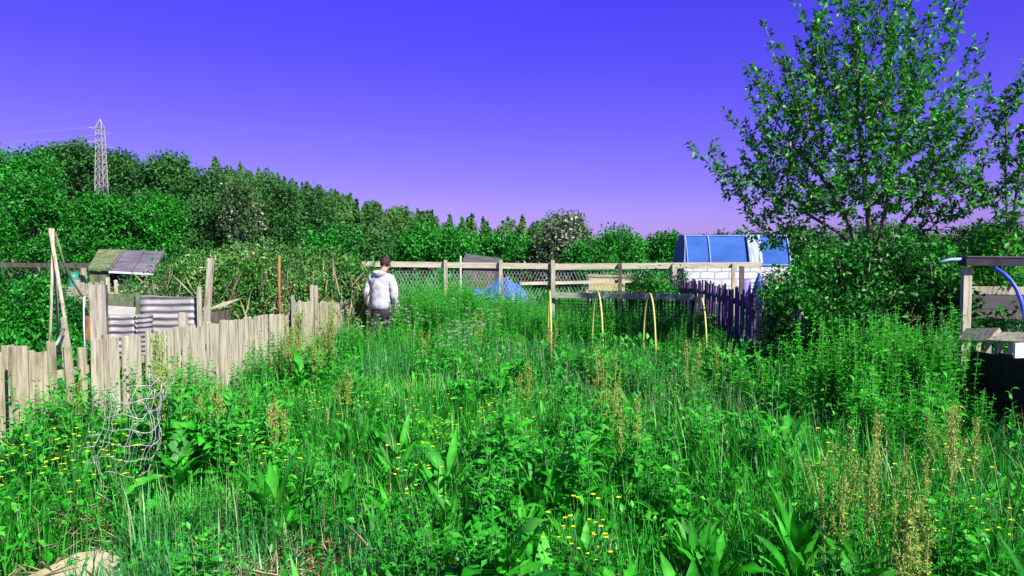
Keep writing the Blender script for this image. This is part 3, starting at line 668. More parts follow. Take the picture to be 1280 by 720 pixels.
# wide front plank leaning on the fence
for (px, wpx, ty, D, lab, mt) in ((22, 22, 433, 6.02, 'broad weathered plank standing in front of the fence at the left edge', 'picket'), (121, 15, 424, 6.85, 'pale plank upright against the picket fence below the tall post', 'picket2')):
    tp = at(px, ty, D); m = MB(); m.plank((tp.x, D, 0), tp, wpx / F * D, 0.03, side=(.95, .3, 0), jit=.006); tag(m.build('fence_plank', M[mt]), lab, 'plank')
def post(px, ty, D, wpx, mt, name, lab, px2=None, cat='post', by=None, roundp=False):
    tp = at(px, ty, D); b = Vector((X(px2 if px2 is not None else px, D), D, 0 if by is None else at(px, by, D).z))
    m = MB()
    if roundp: m.tube([b, b.lerp(tp, .35) + Vector((.01, 0, 0)), b.lerp(tp, .7) + Vector((-.008, 0, 0)), tp], wpx / F * D / 2, 8)
    else: m.plank(b, tp, wpx / F * D, wpx / F * D * 0.8, jit=0.006)
    return tag(m.build(name, M[mt], None, roundp), lab, cat)
post(122, 356, 8.8, 14, 'post', 'wooden_post', 'tall thick pale post rising behind the picket fence')
post(131, 356, 8.95, 5, 'darkwood', 'wooden_post', 'thin dark post against the right side of the tall thick post', 130.5)
post(228, 391, 8.6, 9, 'post', 'wooden_post', 'short square post behind the fence in front of corrugated sheets')
post(264, 323, 10.2, 6.5, 'picket2', 'wooden_post', 'tall pale post leaning right beside the tangled bush', 251)
post(249, 358, 10.0, 5, 'picket2', 'wooden_post', 'upright pale stake left of the leaning post', 248)
post(260, 384, 9.6, 4.5, 'picket2', 'wooden_post', 'short pale stake at the foot of the leaning post', 257)
post(349, 321, 10.8, 3.2, 'rust', 'iron_pole', 'thin rusty pole in front of the tangled bush', 349.5, 'pole', roundp=True)
post(390, 356, 11.2, 3.8, 'picket2', 'wooden_post', 'left of two pale stakes standing on the far picket fence')
post(395, 357, 11.3, 3.8, 'picket2', 'wooden_post', 'right of two pale stakes standing on the far picket fence')
post(366, 369, 10.5, 4.2, 'picket2', 'wooden_post', 'low pale end stake where the far fence begins')
post(105, 371, 9.0, 2.6, 'whiteframe', 'plastic_pipe', 'thin white pipe upright beside the tall thick post', cat='pipe', roundp=True)
post(97, 350, 14.5, 5, 'picket2', 'wooden_post', 'pale stake behind the teal barrel')
# poles of the wigwam
t = thing('pole_wigwam', 'tall wigwam of pale bean poles rising behind the left fence', 'plant support', (X(70, 10.6), 10.6, 0))
ap = at(65, 291, 10.6)
for (bx, D, r) in ((57, 10.4, .020), (72, 10.9, .017), (90, 10.2, .027)):
    b = Vector((X(bx, D), D, 0)); m = MB(); e_ = ap + (ap - b).normalized() * 0.06 + Vector((random.uniform(-.03, .03), 0, 0))
    m.tube([b, b.lerp(e_, .5) + Vector((.008, 0, 0)), e_], r, 7); m.build('pole', M['picket2'], t, True)
m = MB(); m.tube([ap + Vector((.05, 0, 0)), at(80, 330, 10.8), at(91, 352, 11.0), at(104, 372, 11.2), at(112, 392, 11.4), Vector((X(118, 11.5), 11.5, 0))], 0.016, 6); m.build('bent_pole', M['greenwood'], t, True)
m = MB(); m.tube([at(70, 432, 9.0), at(80, 411, 9.3)], 0.02, 6); tag(m.build('plastic_pipe', M['galv'], None, True), 'short grey pipe slanting behind the fence under the wigwam', 'pipe')
post(79, 397, 9.4, 5, 'post', 'wooden_post', 'short broken stake under the bean pole wigwam')

# ------------------------------------------------------------------ mossy shed and lean-to
def left_shed():
    D = 15.5
    def q(px, py, d): return at(px, py, d)
    t = thing('mossy_shed', 'small shed with a mossy green boarded roof and wall', 'shed', (X(130, D), D, 0))
    m = MB(); d = Vector((0, 0, .05))
    v = [q(110, 335, D), q(136, 335.5, D), q(153, 312, D + 1.1), q(123, 311.5, D + 1.1)]
    m.add(v + [p - d for p in v], [(0, 1, 2, 3), (4, 7, 6, 5), (0, 4, 5, 1), (1, 5, 6, 2), (2, 6, 7, 3), (3, 7, 4, 0)]); m.build('roof', M['greenwood'], t)
    m = MB(); a, b = q(112, 336, D + .08), q(134, 336, D + .08)
    n = 6
    for i in range(n):
        p = a.lerp(b, (i + .5) / n); m.plank((p.x, p.y, 0), (p.x, p.y, a.z - .06), (b.x - a.x) / n * .93, 0.02, side=(1, 0, 0))
    m.box(((a.x + b.x) / 2, D + .6, (a.z - .08) / 2), b.x - a.x - .02, 0.96, a.z - .08)
    m.build('wall', M['greenwood'], t)
    t2 = thing('lean_to', 'low lean-to with a grey purple felt roof beside the mossy shed', 'shed', (X(172, D), D, 0))
    m = MB(); v = [q(137, 338, D - .1), q(192, 341, D - .1), q(206, 314, D + 1.15), q(155, 312.5, D + 1.15)]
    m.add(v + [p - d for p in v], [(0, 1, 2, 3), (4, 7, 6, 5), (0, 4, 5, 1), (1, 5, 6, 2), (2, 6, 7, 3), (3, 7, 4, 0)]); m.build('roof', M['felt'], t2)
    for f_ in (0.02, 0.5, 0.98):
        m = MB(); m.plank(v[0].lerp(v[1], f_) + Vector((0, 0, .02)), v[3].lerp(v[2], f_) + Vector((0, 0, .02)), 0.04, 0.02, side=(1, 0, 0)); m.build('batten', M['felt'], t2)
    m = MB(); m.plank(v[0] + Vector((0, -.03, -.03)), v[1] + Vector((0, -.03, -.03)), 0.04, 0.02, side=(0, 0, 1)); m.build('fascia', M['whiteframe'], t2)
    m = MB(); m.box(((v[0].x + v[1].x) / 2 + .05, D + .55, (v[0].z - .12) / 2), v[1].x - v[0].x - .1, 1.0, v[0].z - .12); m.build('wall', M['darkwood'], t2)
    t3 = thing('picket_fence', 'row of short broken pickets in front of the mossy shed', 'fence', (X(125, 13.5), 13.5, 0))
    P_ = [at(99, 351, 13.6), at(126, 350, 13.5), at(145, 346, 13.6)]
    picket_run(t3, P_, 0.06, 0.05, M['picket2'], seed=9, hjit=0.09, lean=.03); rail_on(t3, P_, 0.3, .06, M['picket2'], .02)
    m = MB(); m.plank(at(84, 361, 13.3), at(118, 366, 13.2), 0.07, 0.04, side=(0, 0, 1)); m.plank(at(84, 367, 13.2), at(112, 371, 13.1), 0.06, 0.04, side=(0, 0, 1)); tag(m.build('stacked_planks', M['picket2']), 'pale planks lying below the teal barrel', 'plank')
left_shed()

# ------------------------------------------------------------------ compost bay of corrugated sheets and boards
def corrugated(pa, pb, ytop_a, ytop_b, ybot, Da, Db, lab, pitch=0.076):
    a0, b0 = at(pa, ytop_a, Da), at(pb, ytop_b, Db); zb = at((pa + pb) / 2, ybot, (Da + Db) / 2).z; V = []; n = 70; h = max(a0.z, b0.z) - zb
    d = Vector((b0.x - a0.x, b0.y - a0.y, 0)).normalized(); nn = Vector((-d.y, d.x, 0))
    cols = 8
    for j in range(n + 1):
        for i in range(cols + 1):
            u = i / cols; p = a0.lerp(b0, u); zt = p.z; z = zb - .25 + (zt - zb + .25) * j / n
            o = nn * 0.012 * math.sin(2 * math.pi * (z - zb) / pitch) + nn * 0.015 * math.sin(u * 5)
            V.append((p.x + o.x, p.y + o.y, z + .004 * math.sin(u * 9)))
    k = cols + 1; Fq = [(j * k + i, j * k + i + 1, (j + 1) * k + i + 1, (j + 1) * k + i) for j in range(n) for i in range(cols)]
    o = mesh_np('corrugated_sheet', V, [np.array(Fq)], M['galv'], smooth_=True)
    sm = o.modifiers.new('thickness', 'SOLIDIFY'); sm.thickness = 0.003
    tag(o, lab, 'metal sheet')
corrugated(134, 169, 394, 394, 420, 9.2, 9.3, 'left corrugated sheet beside the tall thick post', 0.085)
corrugated(169.5, 190, 393, 393, 418, 9.25, 9.5, 'narrow middle corrugated sheet of the compost bay', 0.06)
corrugated(175, 246, 369, 372, 412, 9.9, 10.1, 'large corrugated sheet behind the others, partly under the bush', 0.095)
m = MB(); v = [at(134, 394, 9.3), at(169, 393, 9.4), at(170, 384, 10.0), at(134, 382, 10.0)]; d = Vector((0, 0, .015))
m.add(v + [p - d for p in v], [(0, 1, 2, 3), (4, 7, 6, 5), (0, 4, 5, 1), (1, 5, 6, 2), (2, 6, 7, 3), (3, 7, 4, 0)]); tag(m.build('pale_sheet', M['paleboard']), 'pale flat sheet lying across the top of the compost bay', 'sheet')
t = thing('compost_boards', 'greenish wooden boards at the back of the compost bay', 'boards', (X(152, 10.3), 10.3, 0))
for k, (ya, yb) in enumerate(((368, 368), (376, 377))):
    m = MB(); m.plank(at(132, ya + 3, 10.3), at(171, yb + 3, 10.3), 0.085, 0.02, side=(0, 0, 1), jit=.004); m.build('board', M['greenwood'], t)
for px in (133, 172):
    tp = at(px, 366, 10.25); m = MB(); m.plank((tp.x, tp.y, 0), tp, 0.045 if px > 150 else .03, .04); m.build('post', M['greenwood'] if px > 150 else M['darkwood'], t)
m = MB(); m.plank(at(112, 395, 9.5), at(112, 424, 9.5), 0.09, 0.02, side=(1, 0, 0)); tag(m.build('rusty_board', M['rust']), 'rusty brown board left of the tall thick post', 'board')
# small slatted crate
t = thing('slatted_crate', 'small dark crate with a pale slatted top behind the leaning post', 'crate', (X(270, 10.8), 10.8, 0))
a, b = at(260, 385, 10.6), at(281, 380, 10.9); m = MB(); m.box(((a.x + b.x) / 2, 10.85, (a.z - .06) / 2), b.x - a.x, 0.5, a.z - .06); m.build('box', M['darkwood'], t)
m = MB()
for i in range(9):
    p = a.lerp(b, i / 8); m.plank((p.x, p.y - .08, p.z - .03), (p.x + .05, p.y + .45, p.z + .05), 0.018, 0.012, side=(1, 0, 0))
m.build('slatted_top', M['picket2'], t)

# ------------------------------------------------------------------ picket fence on the right, its purple shade painted into the wood colour
RF = [at(834, 349, 18.0), at(868, 351, 15.8), at(900, 356, 13.4), at(930, 366, 11.6), at(962, 378, 10.0), at(1000, 392, 8.6)]
RF = [Vector((p.x, p.y, p.z + 0.02)) for p in RF]
t = thing('picket_fence', 'picket fence coloured dark purple for its shaded side, running from the tunnel to the bramble', 'fence', (X(900, 13), 13, 0))
picket_run(t, RF, 0.085, 0.05, M['shadewood'], seed=12, hjit=0.07, lean=0.05, zlow=0.0)
rail_on(t, RF, 0.22, 0.09, M['shadewood'], 0.035); rail_on(t, RF, 0.75, 0.07, M['shadewood'], 0.035)
post(949, 384, 9.9, 6, 'post', 'wooden_post', 'pale stubby post at the near end of the purple fence')
post(843, 331, 18.1, 6, 'post', 'wooden_post', 'blue grey post where purple fence meets the rail fence')

# ------------------------------------------------------------------ right hand structures
def right_side():
    D = 7.6
    t = thing('roof_beam', 'black felted roof edge beam entering from the right', 'roof edge', (X(1270, D), D + .2, 0))
    a, b = at(1203, 326.5, D), at(1420, 328.5, D); m = MB(); m.plank(a, b, 0.085, 0.14, side=(0, 0, 1)); m.build('beam', M['black'], t)
    m = MB(); m.plank(a + Vector((0, 0, .048)), b + Vector((0, 0, .048)), 0.16, 0.012, side=(0, 1, 0)); m.build('felt_strip', M['darkfelt'], t)
    m = MB(); m.tube([at(1175, 328, D), at(1188, 324.5, D), at(1203, 324, D)], 0.017, 8); m.build('pipe_end', M['ribtube'], t, True)
    tp = at(1208, 334, D + .05); m = MB(); m.plank((tp.x, D + .05, 0), tp, 0.075, 0.07, jit=.005); m.build('post', M['post'], t)
    tp = at(1400, 334, D + .05); m = MB(); m.plank((tp.x, D + .05, 0), tp, 0.075, 0.07, jit=.005); m.build('post', M['post'], t)
    m = MB(); pts = [at(1244, 335, 7.3), at(1255, 342, 7.2), at(1264, 351, 7.15), at(1271, 362, 7.1), at(1277, 377, 7.05), at(1282, 400, 7.0), Vector((X(1284, 7.0), 7.0, 0))]
    pts2 = []
    for i in range(len(pts) - 1):
        for k in range(4): pts2.append(pts[i].lerp(pts[i + 1], k / 4))
    pts2.append(pts[-1]); m.tube(pts2, 0.019, 8); tag(m.build('water_pipe', M['bluepipe'], None, True), 'bright blue pipe arching down below the black roof beam', 'pipe')
    t = thing('board_fence', 'grey horizontal board fence behind the thin post at the right', 'fence', (X(1250, 9), 9, 0))
    for k, (ya, mt, w_) in enumerate(((363, 'post', .10), (377, 'darkfelt', .16), (392, 'darkwood', .12))):
        m = MB(); m.plank(at(1205, ya, 9.2), at(1420, ya + 2, 8.9), w_, 0.03, side=(0, 0, 1), jit=.005); m.build('board', M[mt], t)
    for px in (1212, 1262, 1330):
        tp = at(px, 360, 9.25); m = MB(); m.plank((tp.x, tp.y, 0), tp, .07, .06); m.build('post', M['post'], t)
    # cream rail fence with pickets, black sheet below
    t = thing('picket_fence', 'cream picket fence with flat top rail at the right edge', 'fence', (X(1240, 6.6), 6.6, 0))
    P_ = [at(1172, 421, 7.2), at(1210, 423, 6.9), at(1250, 426, 6.5), at(1300, 430, 6.1), at(1420, 446, 5.3)]
    rr = random.Random(5)
    for a, b in zip(P_[:-1], P_[1:]):
        L = Vector((b.x - a.x, b.y - a.y, 0)).length; s = 0
        while s < L:
            p = a.lerp(b, s / L); m = MB(); m.plank((p.x, p.y, 0.3), (p.x + rr.uniform(-.01, .01), p.y, p.z + rr.uniform(-.01, .02)), 0.045, 0.02, side=(1, -.2, 0), jit=.004); m.build('picket', M['picket2'], t); s += 0.125
    m = MB()
    for a, b in zip(P_[1:-1], P_[2:]): m.plank(a + Vector((0, 0.08, .02)), b + Vector((0, 0.08, .035)), 0.16, 0.03, side=(0, 1, 0), jit=.006)
    m.build('top_rail', M['picket2'], t)
    m = MB()
    Q = [Vector((p.x - .015, p.y - 0.045, 0)) for p in P_]
    for i in range(1, len(P_) - 1):
        a, b = P_[i], P_[i + 1]
        tz = 0.10 if i else 0.14
        m.add([(a.x - .03, a.y - .05, 0), (b.x - .03, b.y - .05, 0), (b.x - .03, b.y - .05, b.z - tz - .02), (a.x - .03, a.y - .05, a.z - tz), (a.x - .03, a.y - .03, 0), (b.x - .03, b.y - .03, 0), (b.x - .03, b.y - .03, b.z - tz - .02), (a.x - .03, a.y - .03, a.z - tz)], [(0, 1, 2, 3), (7, 6, 5, 4), (3, 2, 6, 7), (0, 3, 7, 4), (1, 5, 6, 2)])
    m.build('black_sheet', M['net'], t)
    tp = at(1274, 438, 5.9); m = MB(); m.box((tp.x, tp.y, tp.z), 0.10, 0.02, 0.12, R(15)); tag(m.build('white_board', M['whiteframe']), 'small white board fixed at the right edge fence', 'board')
    m = MB(); m.tube([at(1122, 395, 8.6), at(1124, 403, 8.5), at(1122, 411, 8.4)], 0.022, 7); tag(m.build('blue_pipe_offcut', M['bluepipe'], None, True), 'short bright blue pipe end showing under the bramble', 'pipe')
    # pale dry sticks under the bramble
    m = MB(); rr = random.Random(8)
    for i in range(34):
        p = at(rr.uniform(1135, 1175), rr.uniform(392, 412), rr.uniform(7.8, 8.3)); q = p + Vector((rr.uniform(-.25, .25), rr.uniform(-.2, .2), rr.uniform(-.08, .16)))
        m.tube([p, p.lerp(q, .5) + Vector((0, 0, .03)), q], 0.006, 5)
    tag(m.build('stick_pile', M['drystalk']), 'tangle of dry pale sticks under the bramble', 'sticks')
right_side()

# ------------------------------------------------------------------ bushes near the fence lines
def bush(name, label, cat, px, topy, D, wpx, mt, seed, leafL=0.06, leafW=0.035, nc=500, per=12, depth=None, z0=0.0, twigs=14, group=None, upb=0.4, rc=0.14, shell=0.5):
    top = at(px, topy, D); wd = wpx / F * D; h = top.z - z0; dp = depth or wd * 0.8
    t = thing(name, label, cat, (top.x, D, 0), group); ells = lobes(top.x, D, z0, wd, dp, h, 13, seed)
    rr = random.Random(seed); mb = MB()
    for i in range(twigs):
        a = rr.uniform(0, 6.28); b0 = Vector((top.x + math.cos(a) * .12 * wd, D + math.sin(a) * .12 * dp, 0)); e_ = rr.choice(ells)
        c_ = Vector(e_[:3]) + Vector((rr.uniform(-.8, .8) * e_[3], rr.uniform(-.8, .8) * e_[4], rr.uniform(0.3, 1.15) * e_[5]))
        mid = b0.lerp(c_, .5) + Vector((0, 0, .1)); mb.tube([b0, mid, c_], 0.018, 5, 0.004)
    mb.build('stems', M['bark'], t, True)
    crown_mesh('foliage', ells, nc, per, rc, leafL, leafW, M[mt], t, shell=shell, upbias=upb)
    return t
for i, (px, ty, D, wp, lab) in enumerate([(-70, 326, 12.5, 130, 'dense hedge shrub outside the left edge of the plot'), (8, 336, 12.8, 90, 'dense green hedge shrub at the left edge'), (40, 346, 12.2, 62, 'green hedge shrub behind the left bean poles'), (86, 380, 12.6, 52, 'low green shrub between the wigwam and the tall post')]):
    bush('hedge_shrub', lab, 'shrub', px, ty, D, wp, 'hedge', 60 + i, 0.055, 0.035, 760, 13, rc=.16)
bush('green_shrub', 'small green shrub under the lean-to roof', 'shrub', 170, 344, 14.0, 62, 'greybush', 65, 0.06, 0.03, 320, 12)
# big tangled willow bush with dry stalks
def tangled():
    t = thing('tangled_bush', 'large tangled willow bush full of dry stalks behind the picket fence', 'bush', (X(320, 12.6), 12.6, 0))
    ells = []
    for k, (px, ty, wp) in enumerate(((222, 312, 100), (268, 302, 110), (322, 298, 120), (378, 300, 110), (425, 316, 84), (300, 336, 150), (380, 345, 130))):
        top = at(px, ty, 12.8); wd = wp / F * 12.8; ells += lobes(top.x, 12.8 + 0.25 * math.sin(k * 2), 0.0, wd, 1.5, top.z, 7, 70 + k)
    crown_mesh('foliage', ells, 4600, 14, 0.15, 0.075, 0.026, M['greybush'], t, shell=0.6, upbias=0.3)
    n = 260; rg = RNG
    x = rg.uniform(X(205, 12.6), X(455, 12.6), n); y = rg.uniform(11.7, 13.4, n); z = rg.uniform(0.1, 1.3, n)
    P = np.stack([x, y, z], 1); Dr = unit(np.stack([rg.normal(0, .45, n), rg.normal(0, .3, n), np.abs(rg.normal(.9, .3, n))], 1)); N = rand_dirs(n)
    L = rg.uniform(.3, .8, n) * np.clip((2.15 - z), .3, 1.0); V, Fc, r_ = leaf_geo(P, Dr, N, L, .008, rnd=rg.random(n))
    mesh_np('dry_stalks', V, [Fc], M['drystalk'], t, r_)
    mb = MB(); rr = random.Random(3)
    for i in range(26):
        b0 = Vector((rr.uniform(X(215, 12.6), X(450, 12.6)), rr.uniform(11.9, 13.2), 0)); c_ = b0 + Vector((rr.uniform(-.6, .6), rr.uniform(-.4, .4), rr.uniform(1.1, 2.0)))
        mb.tube([b0, b0.lerp(c_, .5) + Vector((rr.uniform(-.12, .12), 0, .1)), c_], 0.007, 5, .003)
    mb.build('stems', M['bark'], t, True)
tangled()
def reed_heap():
    D = 13.8; t = thing('reed_heap', 'leaning heap of dry tan reeds behind the person', 'reeds', (X(445, D), D, 0)); n = 900; rg = RNG
    u = rg.random(n); x = X(418, D) + u * (X(478, D) - X(418, D)); ph = rg.random(n)
    P = np.stack([x, D + rg.normal(0, .25, n), rg.uniform(0.4, 1.5, n) * (1 - .35 * u)], 1); Dr = unit(np.stack([-0.6 + rg.normal(0, .25, n), rg.normal(0, .2, n), 0.75 + rg.normal(0, .2, n)], 1))
    V, Fc, r_ = leaf_geo(P, Dr, rand_dirs(n), rg.uniform(.3, .6, n), .018, rnd=.3 + .7 * rg.random(n)); mesh_np('reed_stalks', V, [Fc], M['straw'], t, r_)
    P = np.stack([x, D + rg.normal(0, .3, n), rg.uniform(0.0, .7, n)], 1); Dr = unit(np.stack([-0.3 + rg.normal(0, .25, n), rg.normal(0, .2, n), 0.95 + rg.normal(0, .2, n)], 1))
    V, Fc, r_ = leaf_geo(P, Dr, rand_dirs(n), rg.uniform(.3, .7, n), .018, rnd=.3 + .7 * rg.random(n)); mesh_np('reed_base', V, [Fc], M['straw'], t, r_)
reed_heap()
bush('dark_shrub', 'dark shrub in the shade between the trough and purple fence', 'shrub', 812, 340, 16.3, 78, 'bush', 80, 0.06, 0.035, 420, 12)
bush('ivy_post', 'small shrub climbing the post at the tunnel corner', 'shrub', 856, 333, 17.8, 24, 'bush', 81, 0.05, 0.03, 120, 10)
bush('white_flower_shrub', 'pale flowering shrub between the tunnel and the bramble', 'shrub', 972, 338, 15, 60, 'blossom', 82, 0.06, 0.035, 300, 12)
# the dense bramble / elder mass under the tree
def bramble():
    t = thing('bramble_bush', 'large dense dark green bramble bush under the tall tree', 'bush', (X(1080, 8.6), 8.6, 0)); ells = []
    for k, (px, ty, wp, D) in enumerate(((985, 334, 80, 9.2), (1028, 306, 80, 9.2), (1078, 288, 84, 9.2), (1128, 276, 84, 9.2), (1172, 292, 80, 8.9), (1060, 322, 120, 9.0), (1020, 352, 110, 8.6), (1090, 340, 130, 8.4), (1150, 350, 105, 8.4))):
        top = at(px, ty, D); wd = wp / F * D; ells += lobes(top.x, D, 0.25, wd, 1.2, top.z - .25, 7, 90 + k)
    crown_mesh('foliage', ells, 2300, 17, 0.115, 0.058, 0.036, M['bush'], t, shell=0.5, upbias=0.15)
    mb = MB(); rr = random.Random(4)
    for i in range(70):
        e_ = rr.choice(ells); b0 = Vector((e_[0] + rr.uniform(-.3, .3), 8.8 + rr.uniform(-.5, .5), 0)); c_ = Vector(e_[:3]) + Vector((rr.uniform(-1, 1) * e_[3], rr.uniform(-1, 1) * e_[4], rr.uniform(.3, 1.25) * e_[5]))
        mb.tube([b0, b0.lerp(c_, .6) + Vector((0, 0, .15)), c_], 0.012, 5, .004)
    mb.build('stems', M['bark'], t, True)
bramble()
bush('elder_shrub', 'leafy elder shrub above the black beam at the right edge', 'shrub', 1240, 280, 9.6, 110, 'tree', 95, 0.075, 0.045, 420, 11, z0=0.5)
bush('elder_shrub', 'leafy shrub beside the thin pale post at the right', 'shrub', 1185, 322, 8.2, 58, 'bush', 96, 0.06, 0.04, 380, 11)
bush('elder_shrub', 'leafy shrub beyond the right edge of the picture', 'shrub', 1345, 300, 9.8, 130, 'bush', 97, 0.075, 0.045, 380, 11)
bush('weedy_shrub', 'low scrubby growth around the grey board fence', 'shrub', 1240, 388, 8.3, 80, 'bush', 98, 0.06, 0.035, 260, 10)

# ------------------------------------------------------------------ the tall tree and its slender neighbour
def E3(px, py, D, rx, rz, ry=None):
    p = at(px, py, D); return (p.x, p.y, p.z, rx / F * D, (ry if ry else rx * .8) / F * D, rz / F * D)
DT = 10.2
b0 = Vector((X(1088, DT), DT, 0.0))
stems = []
for pts in ([(1088, 440), (1087, 330), (1084, 260), (1078, 200), (1070, 140), (1075, 90)], [(1088, 440), (1094, 330), (1108, 255), (1120, 190), (1132, 130)], [(1088, 440), (1080, 330), (1056, 268), (1022, 215), (990, 180)], [(1088, 440), (1090, 340), (1048, 290), (1000, 262), (955, 240)], [(1088, 440), (1098, 330), (1135, 270), (1165, 230)]):
    poly = []
    for k, (px, py) in enumerate(pts):
        p = at(px, py, DT + 0.12 * k * math.sin(px * .7)) if k else b0.copy(); poly.append(p)
    fine = [poly[0]]
    for a, b in zip(poly[:-1], poly[1:]):
        m_ = max(1, int((b - a).length / 0.2))
        for q in range(1, m_ + 1): fine.append(a.lerp(b, q / m_) + Vector((random.uniform(-.015, .015), random.uniform(-.015, .015), 0)))
    stems.append(fine)
ells = [E3(1060, 175, DT, 125, 95), E3(1080, 95, DT, 80, 90), E3(1085, 20, DT, 62, 70), E3(985, 225, DT, 72, 50), E3(922, 228, DT, 40, 36), E3(1130, 190, DT, 75, 90), E3(1140, 60, DT, 62, 48), E3(1020, 110, DT, 55, 60), E3(1060, 250, DT, 120, 32), E3(1165, 250, DT, 60, 45), E3(990, 285, DT, 52, 36), E3(1195, 185, DT, 35, 40), E3(972, 120, DT, 26, 55), E3(1008, 62, DT, 20, 45), E3(1192, 32, DT, 26, 36), E3(1212, 108, DT, 22, 26), E3(1150, 288, DT, 42, 30), E3(1192, 272, DT, 34, 36), E3(972, 312, DT, 34, 28), E3(1200, 225, DT, 30, 30)]
leafy_tree('tall_tree', 'tall spreading tree with sparse upright leafy shoots at the right', 'tree', b0, stems, ells, 2700, 21, 0.082, 0.040, M['tree'], per=9, step=0.13, kill=0.19, infl=1.2, shoots=300, shoot_len=0.72, trunk_scale=1.0)
DS = 9.4
b1 = Vector((X(1262, DS), DS, 0.0))
stems2 = []
for pts in ([(1262, 440), (1260, 300), (1257, 220), (1258, 150)], [(1262, 440), (1263, 300), (1272, 230), (1285, 160)], [(1262, 440), (1258, 310), (1240, 250), (1222, 210)]):
    poly = [b1.copy()] + [at(px, py, DS) for px, py in pts[1:]]; fine = [poly[0]]
    for a, b in zip(poly[:-1], poly[1:]):
        m_ = max(1, int((b - a).length / 0.2))
        for q in range(1, m_ + 1): fine.append(a.lerp(b, q / m_))
    stems2.append(fine)
ells2 = [E3(1258, 150, DS, 30, 48), E3(1262, 200, DS, 34, 50), E3(1300, 180, DS, 50, 80), E3(1230, 240, DS, 34, 28), E3(1265, 260, DS, 45, 40), E3(1250, 125, DS, 26, 30)]
leafy_tree('slender_tree', 'slender leafy tree at the right edge beside the tall tree', 'tree', b1, stems2, ells2, 1100, 22, 0.08, 0.042, M['tree'], per=14, step=0.14, kill=0.22, infl=1.0, shoots=50, shoot_len=0.5)

# ================================================================== FOREGROUND PLANTS
def strip_leaves(base, az, el, L, W, droop, nseg=6, wave=0.10, fold=0.22, rnd=None, peak=0.45):
    """broad leaves: arrays of length n. returns V, tri faces, rnd"""
    n = len(base); base = np.asarray(base, float); az, el, L, W, droop = [np.broadcast_to(np.asarray(v, float), (n,)) for v in (az, el, L, W, droop)]
    hx = np.stack([np.cos(az), np.sin(az), np.zeros(n)], 1); side = np.stack([-np.sin(az), np.cos(az), np.zeros(n)], 1)
    p = base.copy(); rows = []; ph = RNG.random(n) * 6.28; tw = RNG.normal(0, .35, n)
    for i in range(nseg + 1):
        f_ = i / nseg; a = el - droop * f_ ** 1.3
        d = hx * np.cos(a)[:, None] + np.array([[0, 0, 1.0]]) * np.sin(a)[:, None]
        nn = -hx * np.sin(a)[:, None] + np.array([[0, 0, 1.0]]) * np.cos(a)[:, None]
        sd_ = side * np.cos(tw * f_)[:, None] + nn * np.sin(tw * f_)[:, None]; nv = np.cross(sd_, d) * -1
        prof = (f_ / peak) ** 0.7 if f_ < peak else max(0.03, (1 - ((f_ - peak) / (1 - peak)) ** 1.7))
        if i == 0: prof = 0.10
        wv = 1 + wave * np.sin(ph + i * 2.3)
        hw = (W * 0.5 * prof * wv)[:, None]; up = nv * (hw * fold) + nv * (W * wave * 0.35 * np.sin(ph * 2 + i * 2.9))[:, None] * (prof > .2)
        rows.append(np.stack([p + sd_ * hw + up, p, p - sd_ * hw + nv * (hw * fold) - nv * (W * wave * 0.3 * np.sin(ph + i * 2.1))[:, None] * (prof > .2)], 1))
        p = p + d * (L / nseg)[:, None]
    V = np.stack(rows, 1).reshape(-1, 3); k = (nseg + 1) * 3; o = np.arange(n)[:, None] * k; Fs = []
    for i in range(nseg):
        for j in (0, 1):
            a, b, c, d_ = i * 3 + j, i * 3 + j + 1, i * 3 + j + 4, i * 3 + j + 3
            Fs.append(o + np.array([[a, b, c]])); Fs.append(o + np.array([[a, c, d_]]))
    if rnd is None: rnd = RNG.random(n)
    rv = np.repeat(rnd, k) * .75; rv.reshape(n, -1)[:, 1::3] += .28
    return V, np.concatenate(Fs), rv
def blades(base, az, H, lean, Wd, rnd, nseg=3):
    n = len(base); hx = np.stack([np.cos(az), np.sin(az), np.zeros(n)], 1); side = np.stack([-np.sin(az), np.cos(az), np.zeros(n)], 1)
    rows = []
    for i in range(nseg):
        f_ = i / nseg; c = base + hx * (H * lean * f_ ** 2)[:, None] + np.array([[0, 0, 1.0]]) * (H * f_ * (1 - 0.25 * lean * f_))[:, None]
        hw = (Wd * 0.5 * (1 - 0.75 * f_ ** 1.5))[:, None]; rows += [c - side * hw, c + side * hw]
    rows.append(base + hx * (H * lean)[:, None] + np.array([[0, 0, 1.0]]) * (H * (1 - 0.25 * lean))[:, None])
    V = np.stack(rows, 1).reshape(-1, 3); k = nseg * 2 + 1; o = np.arange(n)[:, None] * k; Fs = []
    for i in range(nseg - 1):
        a = i * 2; Fs.append(o + np.array([[a, a + 1, a + 3]])); Fs.append(o + np.array([[a, a + 3, a + 2]]))
    a = (nseg - 1) * 2; Fs.append(o + np.array([[a, a + 1, a + 2]]))
    return V, np.concatenate(Fs), np.repeat(rnd, k)

